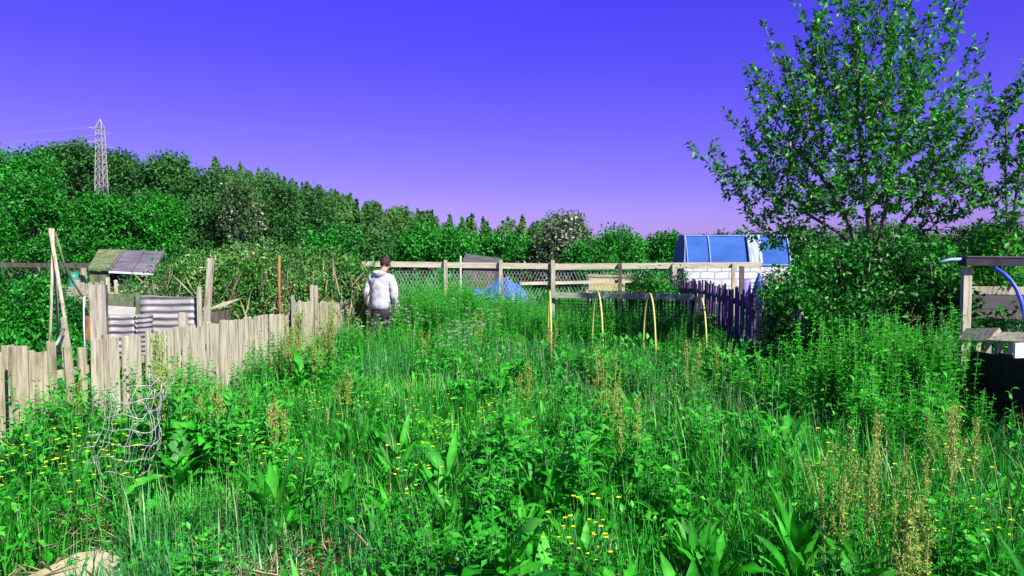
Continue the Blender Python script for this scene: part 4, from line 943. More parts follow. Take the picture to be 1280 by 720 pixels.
# plot outline
LX = [(-1, -3.6), (2, -4.3), (4, -4.6), (5.9, -4.35), (8, -3.5), (9.9, -2.95), (11, -3.0), (13.8, -2.7), (19, -2.6)]
RX = [(-1, 3.8), (2, 4.4), (5, 4.9), (6.2, 4.45), (7.3, 4.1), (8.0, 3.9), (10, 3.2), (14, 3.65), (18, 3.85), (19, 3.9)]
def left_x(y): return np.interp(y, [p[0] for p in LX], [p[1] for p in LX])
def right_x(y): return np.interp(y, [p[0] for p in RX], [p[1] for p in RX])
def noise2(x, y, s, seed=0):
    return (np.sin(x * s + seed * 1.3 + 1.7 * np.sin(y * s * 0.7 + seed)) + np.sin(y * s * 1.13 + seed * 2.1 + 1.3 * np.sin(x * s * 0.9 + 2 + seed)) + 2) / 4
def in_path(x, y):   # trodden gap beside the far fence, where the person stands
    return (np.abs(x - np.interp(y, [9, 12.6, 16], [-2.5, -2.25, -2.2])) < 0.33) & (y > 9.5) & (y < 15)
def canopy(x, y):
    h = np.interp(y, [1, 3, 5, 7, 10, 13, 16, 19], [.34, .40, .44, .50, .60, .74, .88, .95])
    h = h * (0.72 + 0.55 * noise2(x, y, 1.3, 3))
    h = np.where(x < left_x(y) + 0.7, h * 0.8, h); h = np.where((x > 1.2) & (y < 7), h * 1.15, h)
    h = h * (1 - .62 * np.exp(-(((x + 2.6) / .38) ** 2 + ((y - 4.75) / .42) ** 2)))
    return np.where(in_path(x, y), h * 0.45, h)
def sample(n, y0, y1, pad=0.0, power=1.0):
    y = y0 + (y1 - y0) * RNG.random(n) ** power; a, b = left_x(y) - pad, right_x(y) + pad
    return a + (b - a) * RNG.random(n), y
def vis(x, y, m=1.2): return np.abs(x) < 0.7 * y + m
# trodden, dry patches: foreground centre-left and left
def slabmask(x, y): return np.exp(-(((x + 2.38) / .42) ** 2 + ((y - 3.75) / .55) ** 2) ** 2)
def dry(x, y):
    a = .72 * np.exp(-(((x + 1.20) / .42) ** 2 + ((y - 3.7) / .45) ** 2)); b = np.exp(-(((x + 2.55) / .5) ** 2 + ((y - 4.6) / .35) ** 2)); c = np.exp(-(((x + 3.1) / .5) ** 2 + ((y - 4.5) / .5) ** 2)); c = np.maximum(c, slabmask(x, y) * 2.2)
    return np.maximum(a, np.maximum(b * .7, c * .7))

def grass():
    parts_, blue = [], []
    for (y0, y1, nt_, nb, wd, hs) in ((1.7, 4.5, 8200, 9, .0085, 1.0), (4.5, 8, 10500, 8, .0105, 1.0), (8, 13, 8600, 7, .014, 1.0), (13, 19, 6000, 6, .016, 0.95)):
        x, y = sample(nt_, y0, y1, 0.25); k = vis(x, y, 2.0) & (dry(x, y) < RNG.random(len(x)) * 1.1); x, y = x[k], y[k]
        dens = noise2(x, y, 1.9, 5); lm_ = np.exp(-(((x + 2.1) / .7) ** 2 + ((y - 5.5) / .8) ** 2)); k = (RNG.random(len(x)) < 0.30 + 0.85 * dens) & (RNG.random(len(x)) > lm_ * .8); x, y = x[k], y[k]
        nz = noise2(x, y, 0.8, 9); th = canopy(x, y) * RNG.uniform(.55, 1.15, len(x)) * hs; sp = RNG.uniform(.015, .06, len(x))
        bx = np.repeat(x, nb) + RNG.normal(size=len(x) * nb) * np.repeat(sp, nb); by = np.repeat(y, nb) + RNG.normal(size=len(x) * nb) * np.repeat(sp, nb)
        n = len(bx); H = np.repeat(th, nb) * RNG.uniform(.45, 1.1, n); az = np.repeat(RNG.uniform(0, 6.28, len(x)), nb) + RNG.normal(0, 1.2, n)
        lean = np.abs(RNG.normal(.30, .2, n)); W_ = wd * RNG.uniform(.6, 1.5, n); r_ = np.clip(np.repeat(RNG.random(len(x)), nb) * .5 + RNG.random(n) * .5, 0, 1)
        P = np.stack([bx, by, np.zeros(n)], 1); isb = np.repeat(nz > .56, nb)
        for msk, lst in ((~isb, parts_), (isb, blue)):
            if msk.any(): lst.append(blades(P[msk], az[msk], H[msk], lean[msk], W_[msk] * (1 if lst is parts_ else .8), r_[msk]))
    V, Fc, r_ = merge(parts_); tag(mesh_np('long_grass', V, [Fc], M['grass'], None, r_), 'long bright green grass growing all over the plot', 'grass', kind='stuff')
    V, Fc, r_ = merge(blue); tag(mesh_np('fine_grass', V, [Fc], M['bluegrass'], None, r_), 'patches of fine blue green grass across the plot', 'grass', kind='stuff')
grass()
def ground_cover():
    parts_ = []
    for (y0, y1, n, s) in ((1.7, 5, 30000, .045), (5, 9, 30000, .055), (9, 19, 36000, .085)):
        x, y = sample(n, y0, y1, 0.3); k = vis(x, y, 2.0) & (dry(x, y) < RNG.random(len(x)) * 1.6); x, y = x[k], y[k]; n = len(x)
        cx = noise2(x, y, 3.1, 12); z = canopy(x, y) * RNG.random(n) ** 1.2 * (.25 + .65 * cx)
        N = unit(rand_dirs(n) * .55 + np.array([[0, 0, 1]])); Dr = unit(rand_dirs(n) + np.array([[0, 0, .15]])); L = s * RNG.uniform(.5, 1.5, n)
        parts_.append(leaf_geo(np.stack([x, y, z + .01], 1), Dr, N, L, L * .62, rnd=np.clip(cx * .5 + RNG.random(n) * .5, 0, 1)))
    V, Fc, r_ = merge(parts_); tag(mesh_np('ground_cover', V, [Fc], M['weed'], None, r_), 'low leafy weeds filling the gaps between the grass', 'weeds', kind='stuff')
    # dead straw at the base and in the dry patches
    parts_ = []
    x, y = sample(26000, 1.8, 18, .2, 1.6); d = dry(x, y); k = vis(x, y) & (RNG.random(len(x)) < .16 + d * .2); x, y = x[k], y[k]; n = len(x)
    P = np.stack([x, y, RNG.uniform(.0, .18, n)], 1); Dr = unit(rand_dirs(n) * np.array([[1, 1, .35]]) + np.array([[0, 0, .2]]))
    parts_.append(leaf_geo(P, Dr, unit(rand_dirs(n) * .4 + np.array([[0, 0, 1]])), RNG.uniform(.1, .3, n), .005))
    for (cx, cy, sx_, sy_, m) in ((-1.2, 3.7, .32, .34, 1500), (-2.65, 4.55, .40, .22, 500), (-3.2, 4.5, .4, .3, 500)):
        P = np.stack([RNG.normal(cx, sx_, m), RNG.normal(cy, sy_, m), RNG.uniform(.01, .14, m)], 1); Dr = unit(rand_dirs(m) * np.array([[1, 1, .25]]) + np.array([[0, 0, .12]]))
        parts_.append(leaf_geo(P, Dr, unit(rand_dirs(m) * .4 + np.array([[0, 0, 1]])), RNG.uniform(.06, .22, m), .005))
    V, Fc, r_ = merge(parts_); tag(mesh_np('dead_straw', V, [Fc], M['straw'], None, r_), 'dead straw coloured grass lying in the bare patches', 'dry grass', kind='stuff')
    x, y = sample(2600, 2.4, 12, .1); k = vis(x, y) & ((noise2(x, y, 1.5, 21) > .55) | ((x > .8) & (y > 5.5) & (y < 8))); x, y = x[k], y[k]; n = len(x)
    V, Fc, r_ = blades(np.stack([x, y, np.zeros(n)], 1), RNG.uniform(0, 6.28, n), canopy(x, y) * RNG.uniform(.8, 1.35, n), np.abs(RNG.normal(.2, .15, n)), np.full(n, .0065), RNG.random(n))
    tag(mesh_np('dry_stems', V, [Fc], M['drystalk'], None, r_), 'dry tan stems standing among the green grass', 'dry grass', kind='stuff')
    # outside the plot: rough growth left of the fence, beyond the rail fence and at the right
    parts_ = []
    for (x0, x1, y0, y1, n, h0, s) in ((-14, -4.6, 5, 18, 26000, .6, .10), (-9, 12, 18.8, 34, 34000, .5, .16), (3.9, 12, 8, 19, 16000, .5, .10), (-30, 30, 34, 62, 22000, .5, .4), (4.6, 9, 3, 9, 9000, .45, .07)):
        x = RNG.uniform(x0, x1, n); y = RNG.uniform(y0, y1, n); k = vis(x, y, 2.5)
        if x0 == -14: k &= x < left_x(y) - .15
        x, y = x[k], y[k]; n_ = len(x); z = RNG.random(n_) ** 1.3 * h0 * (.4 + .8 * noise2(x, y, .9, 4))
        Dr = unit(rand_dirs(n_) * np.array([[.7, .7, .5]]) + np.array([[0, 0, .7]])); L = s * RNG.uniform(.6, 1.6, n_)
        parts_.append(leaf_geo(np.stack([x, y, z], 1), Dr, rand_dirs(n_), L, L * .35, rnd=np.clip(noise2(x, y, .8, 2) * .6 + RNG.random(n_) * .5, 0, 1)))
    V, Fc, r_ = merge(parts_); tag(mesh_np('rough_growth', V, [Fc], M['hedge'], None, r_), 'rough green growth covering the neighbouring plots', 'weeds', kind='stuff')
ground_cover()

LM = [(-2.5, 4.1, 'beside the pale stone slab'), (-2.65, 5.2, 'at the foot of the wire cage'), (-3.6, 5.0, 'at the left edge of the picture'), (-3.6, 6.6, 'below the wide boards of the left fence'), (-3.2, 8.2, 'against the middle of the left fence'),
      (-2.0, 5.9, 'right of the wire cage'), (-1.2, 3.6, 'around the straw patch'), (-.1, 3.1, 'by the coarse leaved plant at the bottom centre'), (1.0, 3.1, 'near the lowest buttercups'), (2.0, 3.2, 'among the tan stalks at the bottom right'), (2.4, 4.6, 'in the right foreground grass'), (3.2, 5.6, 'below the black sheet at the right'),
      (-.6, 5.2, 'in the buttercup patch left of centre'), (.8, 5.0, 'in the middle of the foreground'), (1.6, 6.4, 'in the fine grass right of centre'), (3.0, 7.0, 'in front of the bramble'), (-.6, 7.5, 'in the middle of the plot'), (.9, 8.4, 'just in front of the hoops'), (-1.9, 8.6, 'beside the seed stalks along the left fence'),
      (2.6, 9.0, 'right of the last hoop'), (-2.0, 11.0, 'next to the person'), (-1.0, 12.5, 'just right of the person'), (.4, 12.0, 'behind the leftmost hoop'), (1.8, 12.0, 'under the grey green plank'), (2.9, 12.4, 'along the purple fence'), (-1.2, 16, 'below the rail fence near the person'), (.8, 16, 'below the blue tarpaulin'), (2.6, 16, 'behind the grey green plank')]
def zone(x, y): return min(LM, key=lambda l: (l[0] - x) ** 2 + (l[1] - y) ** 2 * .7)[2]
def scatter(protos, pts, desc, group, smin=.8, smax=1.2, tall=1.0, uniq=None):
    """protos: things at the origin; first use of each moves the prototype itself"""
    used = set()
    for i, (x, y) in enumerate(pts):
        k = random.randrange(len(protos)); s = random.uniform(smin, smax); z = s * tall * random.uniform(.88, 1.12); zn = zone(x, y); rz = random.uniform(0, 6.28)
        lab = f"{'larger' if s > (smin + smax) / 2 else 'smaller'} {desc} {zn}"; gr = f'{group} {zn}'
        if k not in used:
            o = protos[k]; used.add(k); o.location = (x, y, 0); o.rotation_euler = (0, 0, rz); o.scale = (s, s, z); o['label'] = lab; o['group'] = gr
        else: copy_thing(protos[k], (x, y, 0), rz, (s, s, z), lab, gr)
    for k, p in enumerate(protos):
        if k not in used:
            for c in list(p.children): bpy.data.objects.remove(c)
            bpy.data.objects.remove(p)
def poisson(n, y0, y1, dmin, pad=0, power=.8, cond=None, tries=40):
    pts = []
    for _ in range(n * tries):
        if len(pts) >= n: break
        x, y = sample(1, y0, y1, pad, power); x, y = float(x[0]), float(y[0])
        if abs(x) > .7 * y + .25 or (cond and not cond(x, y)): continue
        if -3.0 < x < -2.25 and 4.0 < y < 5.3: continue
        if all((x - a) ** 2 + (y - b) ** 2 > dmin * dmin for a, b in pts): pts.append((x, y))
    return pts

def dock_proto(nl, Lm, Wm, elev, stalks, hs, seed, label, seedmat='seed'):
    rg = np.random.default_rng(seed); rr = random.Random(seed)
    t = thing('dock_plant', label, 'plant')
    az = np.arange(nl) * 2.4 + rg.normal(0, .3, nl); el = np.clip(rg.normal(elev, .22, nl), .15, 1.5); L = Lm * rg.uniform(.6, 1.2, nl)
    st = RNG.random(nl) * .06
    base = np.stack([np.cos(az) * .02, np.sin(az) * .02, rg.uniform(0.0, .10, nl)], 1)
    parts_ = [strip_leaves(base, az, el, L, Wm * rg.uniform(.75, 1.2, nl), rg.uniform(.3, 1.3, nl))]
    sb = MB(); allseeds = []
    for s in range(stalks):
        seeds = []
        a = rr.uniform(0, 6.28); h = hs * rr.uniform(.8, 1.1); tip = Vector((math.cos(a) * .10 * h, math.sin(a) * .10 * h, h)); b = Vector((math.cos(a) * .02, math.sin(a) * .02, 0))
        sb.tube([b, b.lerp(tip, .5), tip], .005, 5, .002)
        m = 6; zz = np.linspace(.12, .5, m) * h; aa = rg.uniform(0, 6.28, m)
        parts_.append(strip_leaves(np.stack([b.x + (tip.x - b.x) * zz / h, b.y + (tip.y - b.y) * zz / h, zz], 1), aa, rg.uniform(.5, 1.1, m), Lm * .5 * rg.uniform(.5, 1, m), Wm * .55, rg.uniform(.4, 1.2, m)))
        for br_ in range(7):
            f0 = .48 + .07 * br_; p0 = b.lerp(tip, f0); aa_ = rr.uniform(0, 6.28); ln = h * (.26 - .025 * br_) * rr.uniform(.6, 1.1)
            p1 = p0 + Vector((math.cos(aa_) * ln * .36, math.sin(aa_) * ln * .36, ln)); sb.tube([p0, p1], .0025, 4, .0012)
            mm = 34; u = rg.random(mm)[:, None]; seeds.append(np.array(p0)[None] * (1 - u) + np.array(p1)[None] * u + rg.normal(size=(mm, 3)) * .008)
        mm = 70; u = (.45 + .58 * rg.random(mm))[:, None]; seeds.append(np.array(b)[None] * (1 - u) + np.array(tip)[None] * u + rg.normal(size=(mm, 3)) * .009)
        allseeds.append(np.concatenate(seeds))
    V, Fc, r_ = merge(parts_); mesh_np('foliage', V, [Fc], M['dock'], t, r_)
    if stalks:
        sb.build('stem', M['stem_tan'], t, True)
        for P in allseeds:
            n = len(P); V, Fc, r_ = leaf_geo(P, rand_dirs(n), rand_dirs(n), .013 * rg.uniform(.7, 1.4, n), .010); mesh_np('seed_head', V, [Fc], M[seedmat], t, r_)
    return t
def nettle_proto(ns, h, spread, seed, name='nettle_clump', lw=(.075, .042), label='x', mt='nettle'):
    rg = np.random.default_rng(seed); rr = random.Random(seed); t = thing(name, label, 'plant'); sb = MB(); P, Dr = [], []
    for s in range(ns):
        a = rr.uniform(0, 6.28); q = spread * math.sqrt(rr.random()); b = Vector((math.cos(a) * q, math.sin(a) * q, 0)); hh = h * rr.uniform(.65, 1.1)
        tip = b + Vector((rr.uniform(-.12, .12), rr.uniform(-.12, .12), hh)); sb.tube([b, b.lerp(tip, .5) + Vector((rr.uniform(-.02, .02), 0, 0)), tip], .004, 4, .0015)
        m = int(hh / .042); ph = rr.uniform(0, 6.28)
        for k in range(m):
            f_ = .12 + .88 * k / m; p = b.lerp(tip, f_)
            for w_ in (0, 1):
                aa = ph + k * 1.57 + w_ * 3.14 + rr.uniform(-.3, .3); P.append(p); Dr.append((math.cos(aa), math.sin(aa), rr.uniform(-.1, .75)))
    sb.build('stem', M['stem'], t, True); P = np.array(P); Dr = np.array(Dr); n = len(P)
    L = lw[0] * rg.uniform(.6, 1.2, n) * (1.15 - .55 * np.clip(P[:, 2] / h, 0, 1)); N = unit(rand_dirs(n) * .4 + np.array([[0, 0, 1]]))
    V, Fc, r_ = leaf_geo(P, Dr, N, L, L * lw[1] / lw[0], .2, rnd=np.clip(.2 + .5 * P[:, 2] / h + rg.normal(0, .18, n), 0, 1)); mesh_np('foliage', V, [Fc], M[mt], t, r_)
    return t
def flower_proto(kind, seed):
    rg = np.random.default_rng(seed); rr = random.Random(seed)
    if kind == 'buttercup':
        t = thing('buttercup_plant', 'x', 'wildflower'); sb = MB(); nl = 40; az = rg.uniform(0, 6.28, nl)
        rad = rg.uniform(0, .10, nl); P = np.stack([np.cos(az) * rad, np.sin(az) * rad, rg.uniform(.05, .30, nl)], 1)
        V, Fc, r_ = leaf_geo(P, unit(np.stack([np.cos(az), np.sin(az), rg.uniform(-.1, .5, nl)], 1)), unit(rand_dirs(nl) * .4 + np.array([[0, 0, 1]])), rg.uniform(.03, .06, nl), .03); mesh_np('foliage', V, [Fc], M['weed'], t, r_)
        heads = []
        for k in range(rr.randint(5, 7)):
            a = rr.uniform(0, 6.28); h = rr.uniform(.34, .55); tip = Vector((math.cos(a) * rr.uniform(.02, .20), math.sin(a) * rr.uniform(.02, .20), h)); sb.tube([(0, 0, 0), Vector((tip.x * .5, tip.y * .5, h * .6)), tip], .0022, 4, .0012); heads.append(tip)
        sb.build('stem', M['stem'], t, True)
        for tip in heads:
            az = np.arange(5) * 1.2566; P = np.repeat(np.array([tip]), 5, 0); D_ = np.stack([np.cos(az), np.sin(az), np.full(5, .55)], 1); N = np.stack([-np.cos(az) * .5, -np.sin(az) * .5, np.full(5, .9)], 1)
            V, Fc, r_ = leaf_geo(P, D_, N, .0155, .016, .12); V2, F2, r2 = leaf_geo(P, D_ * np.array([[.4, .4, 1]]), N, .007, .006)
            V, Fc, r_ = merge([(V, Fc, r_), (V2, F2, r2)]); mesh_np('flower', V, [Fc], M['yellow'], t, r_)
        return t
    t = thing('cow_parsley', 'x', 'wildflower'); sb = MB(); P = []; flw = []
    for k in range(5):
        a = rr.uniform(0, 6.28); h = rr.uniform(.75, 1.0); tip = Vector((math.cos(a) * rr.uniform(.05, .22), math.sin(a) * rr.uniform(.05, .22), h)); sb.tube([(0, 0, 0), Vector((tip.x * .4, tip.y * .4, h * .55)), tip], .004, 4, .002)
        c = []
        for q in range(7):
            aa = q * 2.4 + k; r0 = .011 * math.sqrt(q) * rr.uniform(.8, 1.5); e_ = tip + Vector((math.cos(aa) * r0, math.sin(aa) * r0, .03 + rr.uniform(-.02, .015))); sb.tube([tip, e_], .001, 3); c.append(np.array(e_)[None] + rg.normal(size=(9, 3)) * np.array([[.007, .007, .004]]))
        flw.append(np.concatenate(c))
        for q in range(9): P.append(np.array(tip) * rr.uniform(.15, .8))
    sb.build('stem', M['stem'], t, True)
    P = np.repeat(np.array(P), 7, 0) + rg.normal(size=(len(P) * 7, 3)) * .05; n = len(P); V, Fc, r_ = leaf_geo(P, rand_dirs(n), unit(rand_dirs(n) * .5 + np.array([[0, 0, 1]])), .05, .018); mesh_np('foliage', V, [Fc], M['weed'], t, r_)
    for c in flw:
        n = len(c); V, Fc, r_ = leaf_geo(c, unit(rand_dirs(n) * np.array([[1, 1, .2]])), unit(rand_dirs(n) * .3 + np.array([[0, 0, 1]])), .009, .008); mesh_np('flower_head', V, [Fc], M['white_petal'], t, r_)
    return t

def broad_proto(nst, h, spread, Lm, Wm, seed, nlv=15):
    rg = np.random.default_rng(seed); rr = random.Random(seed); t = thing('broad_leaved_weed', 'x', 'plant'); sb = MB(); parts_ = []
    for q in range(nst):
        a = rr.uniform(0, 6.28); q0 = spread * math.sqrt(rr.random()); b = Vector((math.cos(a) * q0, math.sin(a) * q0, 0)); hh = h * rr.uniform(.6, 1.1)
        tip = b + Vector((rr.uniform(-.12, .12), rr.uniform(-.12, .12), hh)); sb.tube([b, b.lerp(tip, .5) + Vector((rr.uniform(-.03, .03), 0, 0)), tip], .006, 5, .002)
        f_ = np.linspace(.08, 1, nlv); P = np.array(b)[None] * (1 - f_[:, None]) + np.array(tip)[None] * f_[:, None]; az = np.arange(nlv) * 2.4 + rr.uniform(0, 6) + rg.normal(0, .3, nlv)
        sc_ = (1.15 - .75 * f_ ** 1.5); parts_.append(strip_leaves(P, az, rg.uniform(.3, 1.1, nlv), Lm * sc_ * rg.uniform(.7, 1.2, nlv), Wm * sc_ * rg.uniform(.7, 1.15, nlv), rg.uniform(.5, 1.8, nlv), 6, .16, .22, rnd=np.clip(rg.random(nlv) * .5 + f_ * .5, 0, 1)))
    sb.build('stem', M['stem'], t, True); V, Fc, r_ = merge(parts_); mesh_np('foliage', V, [Fc], M['dock'], t, r_); return t
bl = [broad_proto(6, .82, .15, .21, .085, 61), broad_proto(7, .70, .18, .19, .07, 62), broad_proto(5, .92, .13, .17, .06, 63, 19)]
scatter([nettle_proto(20, 1.18, .24, 66), nettle_proto(22, 1.08, .26, 67)], [(at(random.uniform(1035, 1185), 400, D_).x, D_) for D_ in [random.uniform(6.2, 7.1) for _ in range(24)]], 'tall bright feathery weed', 'feathery weeds before the bramble', .88, 1.05, 1.0)
bpt = []
for (px, D, sx_, sy_, n) in ((215, 5.3, .28, .35, 9), (265, 5.2, .3, .4, 10), (300, 5.8, .25, .4, 7), (235, 6.2, .3, .35, 6), (340, 4.7, .25, .3, 4), (372, 8.0, .3, .5, 9), (405, 8.6, .25, .6, 6), (60, 5.6, .3, .3, 5), (110, 5.9, .3, .3, 4), (20, 4.9, .2, .3, 4), (610, 7.4, .35, .5, 7), (650, 8.2, .3, .5, 5), (560, 8.8, .4, .6, 6), (780, 8.4, .5, .7, 8), (870, 8.9, .35, .5, 8), (930, 8.4, .35, .5, 7), (690, 5.6, .5, .6, 8), (820, 5.0, .5, .6, 7), (650, 4.2, .3, .3, 3), (740, 9.8, .5, .6, 6), (1000, 7.4, .3, .4, 6), (480, 7.6, .4, .5, 5), (1120, 5.8, .4, .4, 5)):
    for _ in range(n): bpt.append((at(px, 400, D).x + random.gauss(0, sx_ * .7), D + random.gauss(0, sy_ * .7)))
bpt = [p for p in bpt if not (-3.05 < p[0] < -2.25 and p[1] < 5.35) and left_x(p[1]) + .15 < p[0] < right_x(p[1]) - .1 and not in_path(np.array(p[0]), np.array(p[1]))]
scatter(bl, bpt, 'upright broad leaved weed', 'broad leaved weeds', .65, 1.0, 1.0)
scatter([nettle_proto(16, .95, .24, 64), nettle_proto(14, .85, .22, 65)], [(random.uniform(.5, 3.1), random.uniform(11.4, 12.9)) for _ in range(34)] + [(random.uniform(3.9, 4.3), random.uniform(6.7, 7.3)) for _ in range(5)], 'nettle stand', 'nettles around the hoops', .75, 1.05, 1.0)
pl = [dock_proto(16, .30, .070, 1.15, 0, 0, 1, 'x'), dock_proto(20, .34, .060, 1.25, 0, 0, 2, 'x'), dock_proto(13, .27, .085, 1.0, 0, 0, 3, 'x'), dock_proto(24, .32, .065, 1.15, 0, 0, 4, 'x'), dock_proto(24, .31, .046, 1.3, 0, 0, 5, 'x'), dock_proto(20, .28, .052, 1.25, 0, 0, 6, 'x')]
scatter(pl, poisson(110, 2.3, 6.0, .20, cond=lambda x, y: dry(x, y) < .35 and not (x < -1.6 and y < 5 and x > -2.9)) + poisson(130, 6.0, 14, .26, power=.8, cond=lambda x, y: not in_path(np.array(x), np.array(y))), 'broad leaved dock plant', 'dock plants', .65, 1.25, 1.05)
ps = [dock_proto(14, .30, .065, 1.0, 3, .85, 11, 'x'), dock_proto(12, .28, .07, 1.0, 2, .95, 12, 'x'), dock_proto(10, .25, .06, 1.1, 4, .75, 13, 'x')]
sp = [(at(px, 400, D).x, D) for px, D in ((368, 8.3), (408, 8.4), (395, 8.1), (352, 8.6), (205, 5.6), (236, 5.4), (258, 5.7), (222, 6.4), (270, 5.2), (300, 5.9), (762, 5.8), (750, 6.1), (786, 5.0), (1020, 4.5), (1060, 4.1), (1080, 3.7), (1110, 3.5), (1095, 4.3), (1150, 3.9), (1190, 4.0), (1210, 4.6), (1175, 5.0), (1130, 3.1), (1160, 3.3), (1045, 3.4), (160, 7.4), (90, 6.1), (60, 5.9), (345, 5.4), (865, 7.2), (905, 8.0), (530, 9.5), (600, 11), (690, 10), (430, 7.0), (655, 7.4))]
scatter(ps, sp, 'dock with tan seed stalks', 'seeding docks', .72, .98, 1.0)
scatter([dock_proto(22, .36, .085, 1.1, 6, 1.18, 14, 'x'), dock_proto(20, .34, .08, 1.1, 5, 1.1, 15, 'x')], [(at(px, 400, D).x, D) for px, D in ((366, 8.5), (376, 8.7), (404, 8.9), (409, 8.7), (204, 5.75), (762, 5.9))], 'tall dock with dense yellowish seed spikes', 'tall seeding docks', .92, 1.02, 1.0)
nn_ = [nettle_proto(14, .95, .20, 21), nettle_proto(18, 1.05, .26, 22), nettle_proto(12, .85, .18, 23)]
def not_front(x, y): return not in_path(np.array(x), np.array(y)) and not (x < left_x(y) + .45)
npts = poisson(95, 10.5, 17.8, .30, cond=not_front, power=1.0) + poisson(22, 6.4, 8.2, .24, cond=lambda x, y: x > 2.3 and x / y < .56, power=1) + poisson(16, 5.0, 6.8, .26, cond=lambda x, y: x > 2.7 and x / y < .58)
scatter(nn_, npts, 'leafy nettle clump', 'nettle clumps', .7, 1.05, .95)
tall_ = [nettle_proto(16, 1.28, .22, 24), nettle_proto(20, 1.15, .26, 25)]
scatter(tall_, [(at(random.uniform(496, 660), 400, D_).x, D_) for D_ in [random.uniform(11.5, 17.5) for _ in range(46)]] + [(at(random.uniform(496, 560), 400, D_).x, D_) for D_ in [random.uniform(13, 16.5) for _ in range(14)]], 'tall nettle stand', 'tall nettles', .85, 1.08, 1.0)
fp = [nettle_proto(14, .5, .16, 26, 'pale_weed', (.035, .010), mt='blossom'), nettle_proto(18, .6, .2, 27, 'pale_weed', (.03, .010), mt='blossom')]
scatter(fp, [(at(px + random.uniform(-22, 22), 400, D_).x, D_ + random.uniform(-.35, .35)) for px, D_ in ((830, 6.7), (850, 6.8), (880, 7.0), (905, 6.8), (930, 7.1), (950, 6.9), (975, 7.2), (815, 7.0), (1000, 7.1), (1130, 6.2), (665, 7.4), (560, 10.0), (590, 10.4), (610, 9.8))], 'frothy pale weed', 'pale weeds', .8, 1.1, 1.0)
n2 = [nettle_proto(16, .7, .18, 31, 'leafy_weed', (.055, .03), mt='weed'), nettle_proto(20, .62, .2, 32, 'leafy_weed', (.07, .018), mt='weed'), nettle_proto(14, .75, .15, 33, 'leafy_weed', (.09, .05), mt='weed')]
scatter(n2, poisson(42, 2.6, 6.4, .3, cond=lambda x, y: dry(x, y) < .3, power=.9) + poisson(64, 6.4, 11, .32, cond=lambda x, y: not in_path(np.array(x), np.array(y))), 'bushy leafy weed', 'leafy weeds', .5, .95, 1.0)
n3 = [nettle_proto(16, .78, .16, 34, 'fence_weed', (.07, .03), mt='nettle'), nettle_proto(12, .66, .14, 35, 'fence_weed', (.06, .04), mt='weed')]
scatter(n3, [(float(left_x(y_)) + random.uniform(.16, .5), y_) for y_ in [random.uniform(5.9, 13.2) for _ in range(46)]], 'leafy weed', 'weeds along the left fence', .7, 1.05, 1.0)
bc = [flower_proto('buttercup', 41), flower_proto('buttercup', 42), flower_proto('buttercup', 43)]
bpts = []
for (px, D, sx_, sy_, n) in ((60, 4.9, .35, .35, 7), (120, 5.0, .3, .3, 5), (110, 4.6, .2, .2, 3), (430, 6.6, .5, .5, 7), (570, 6.4, .5, .6, 9), (610, 5.8, .3, .4, 5), (720, 3.6, .15, .12, 5), (500, 4.4, .4, .3, 3), (1130, 4.4, .4, .3, 5), (1215, 3.8, .2, .3, 5), (960, 7.2, .5, .6, 6), (860, 7.6, .5, .6, 5), (700, 7.5, .6, .8, 5), (320, 4.8, .2, .3, 3)):
    for _ in range(n): bpts.append((at(px, 400, D).x + random.gauss(0, sx_ * .6), D + random.gauss(0, sy_ * .6)))
scatter(bc, bpts, 'yellow flowered buttercup', 'buttercups', .8, 1.2, 1.0)
cp = [flower_proto('cow', 51), flower_proto('cow', 52)]
cpts = []
for (px, D, sx_, sy_, n) in ((530, 12.0, .6, 1.0, 10), (600, 11.5, .5, 1.0, 8), (490, 11.8, .2, .3, 3), (570, 9.6, .5, .7, 5), (460, 11.6, .12, .2, 2), (640, 14.5, .6, .6, 4)):
    for _ in range(n): cpts.append((at(px, 400, D).x + random.gauss(0, sx_ * .7), D + random.gauss(0, sy_ * .6)))
scatter(cp, cpts, 'white flowered cow parsley', 'cow parsley plants', .75, 1.0, 1.0)
# big leaved prominent plants
def big_leaf(x, y, nl, Lm, Wm, el, seed, label, stalk=0.0):
    rg = np.random.default_rng(seed); t = thing('big_leaved_plant', label, 'plant', (x, y, 0)); az = np.arange(nl) * 2.4 + rg.normal(0, .3, nl) + seed
    zz = rg.uniform(.02, .12 + stalk, nl); base = np.stack([x + np.cos(az) * .02, y + np.sin(az) * .02, zz], 1)
    nl2 = int(nl * 1.7); az = np.arange(nl2) * 2.4 + rg.normal(0, .4, nl2) + seed; zz = rg.uniform(.02, .16 + stalk, nl2); base = np.stack([x + np.cos(az) * .025, y + np.sin(az) * .025, zz], 1)
    V, Fc, r_ = strip_leaves(base, az, rg.normal(el, .3, nl2), Lm * rg.uniform(.4, 1.05, nl2), Wm * rg.uniform(.5, 1.0, nl2), rg.uniform(.4, 1.9, nl2), 11, .34, .2)
    mesh_np('foliage', V, [Fc], M['dock'], t, r_); m = MB(); m.tube([(x, y, 0), (x + .01, y, .14 + stalk)], .012, 6, .006); m.build('stem', M['stem'], t, True)
big_leaf(at(628, 690, 3.35).x, 3.35, 17, .46, .13, 1.15, 1, 'large coarse leaved plant at the bottom centre of the picture', .12)
big_leaf(at(598, 690, 3.15).x, 3.2, 9, .34, .12, .9, 2, 'low broad leaved plant left of the large coarse leaved plant')
big_leaf(at(225, 590, 4.75).x, 4.75, 15, .44, .15, .75, 3, 'large floppy leaved plant at the right foot of the wire cage', .25)
big_leaf(at(275, 540, 5.1).x, 5.1, 14, .40, .15, .8, 4, 'leafy plant with broad leaves right of the wire cage', .35)
big_leaf(at(190, 545, 5.5).x, 5.6, 10, .34, .12, .8, 5, 'broad leaved plant growing through the back of the wire cage', .2)
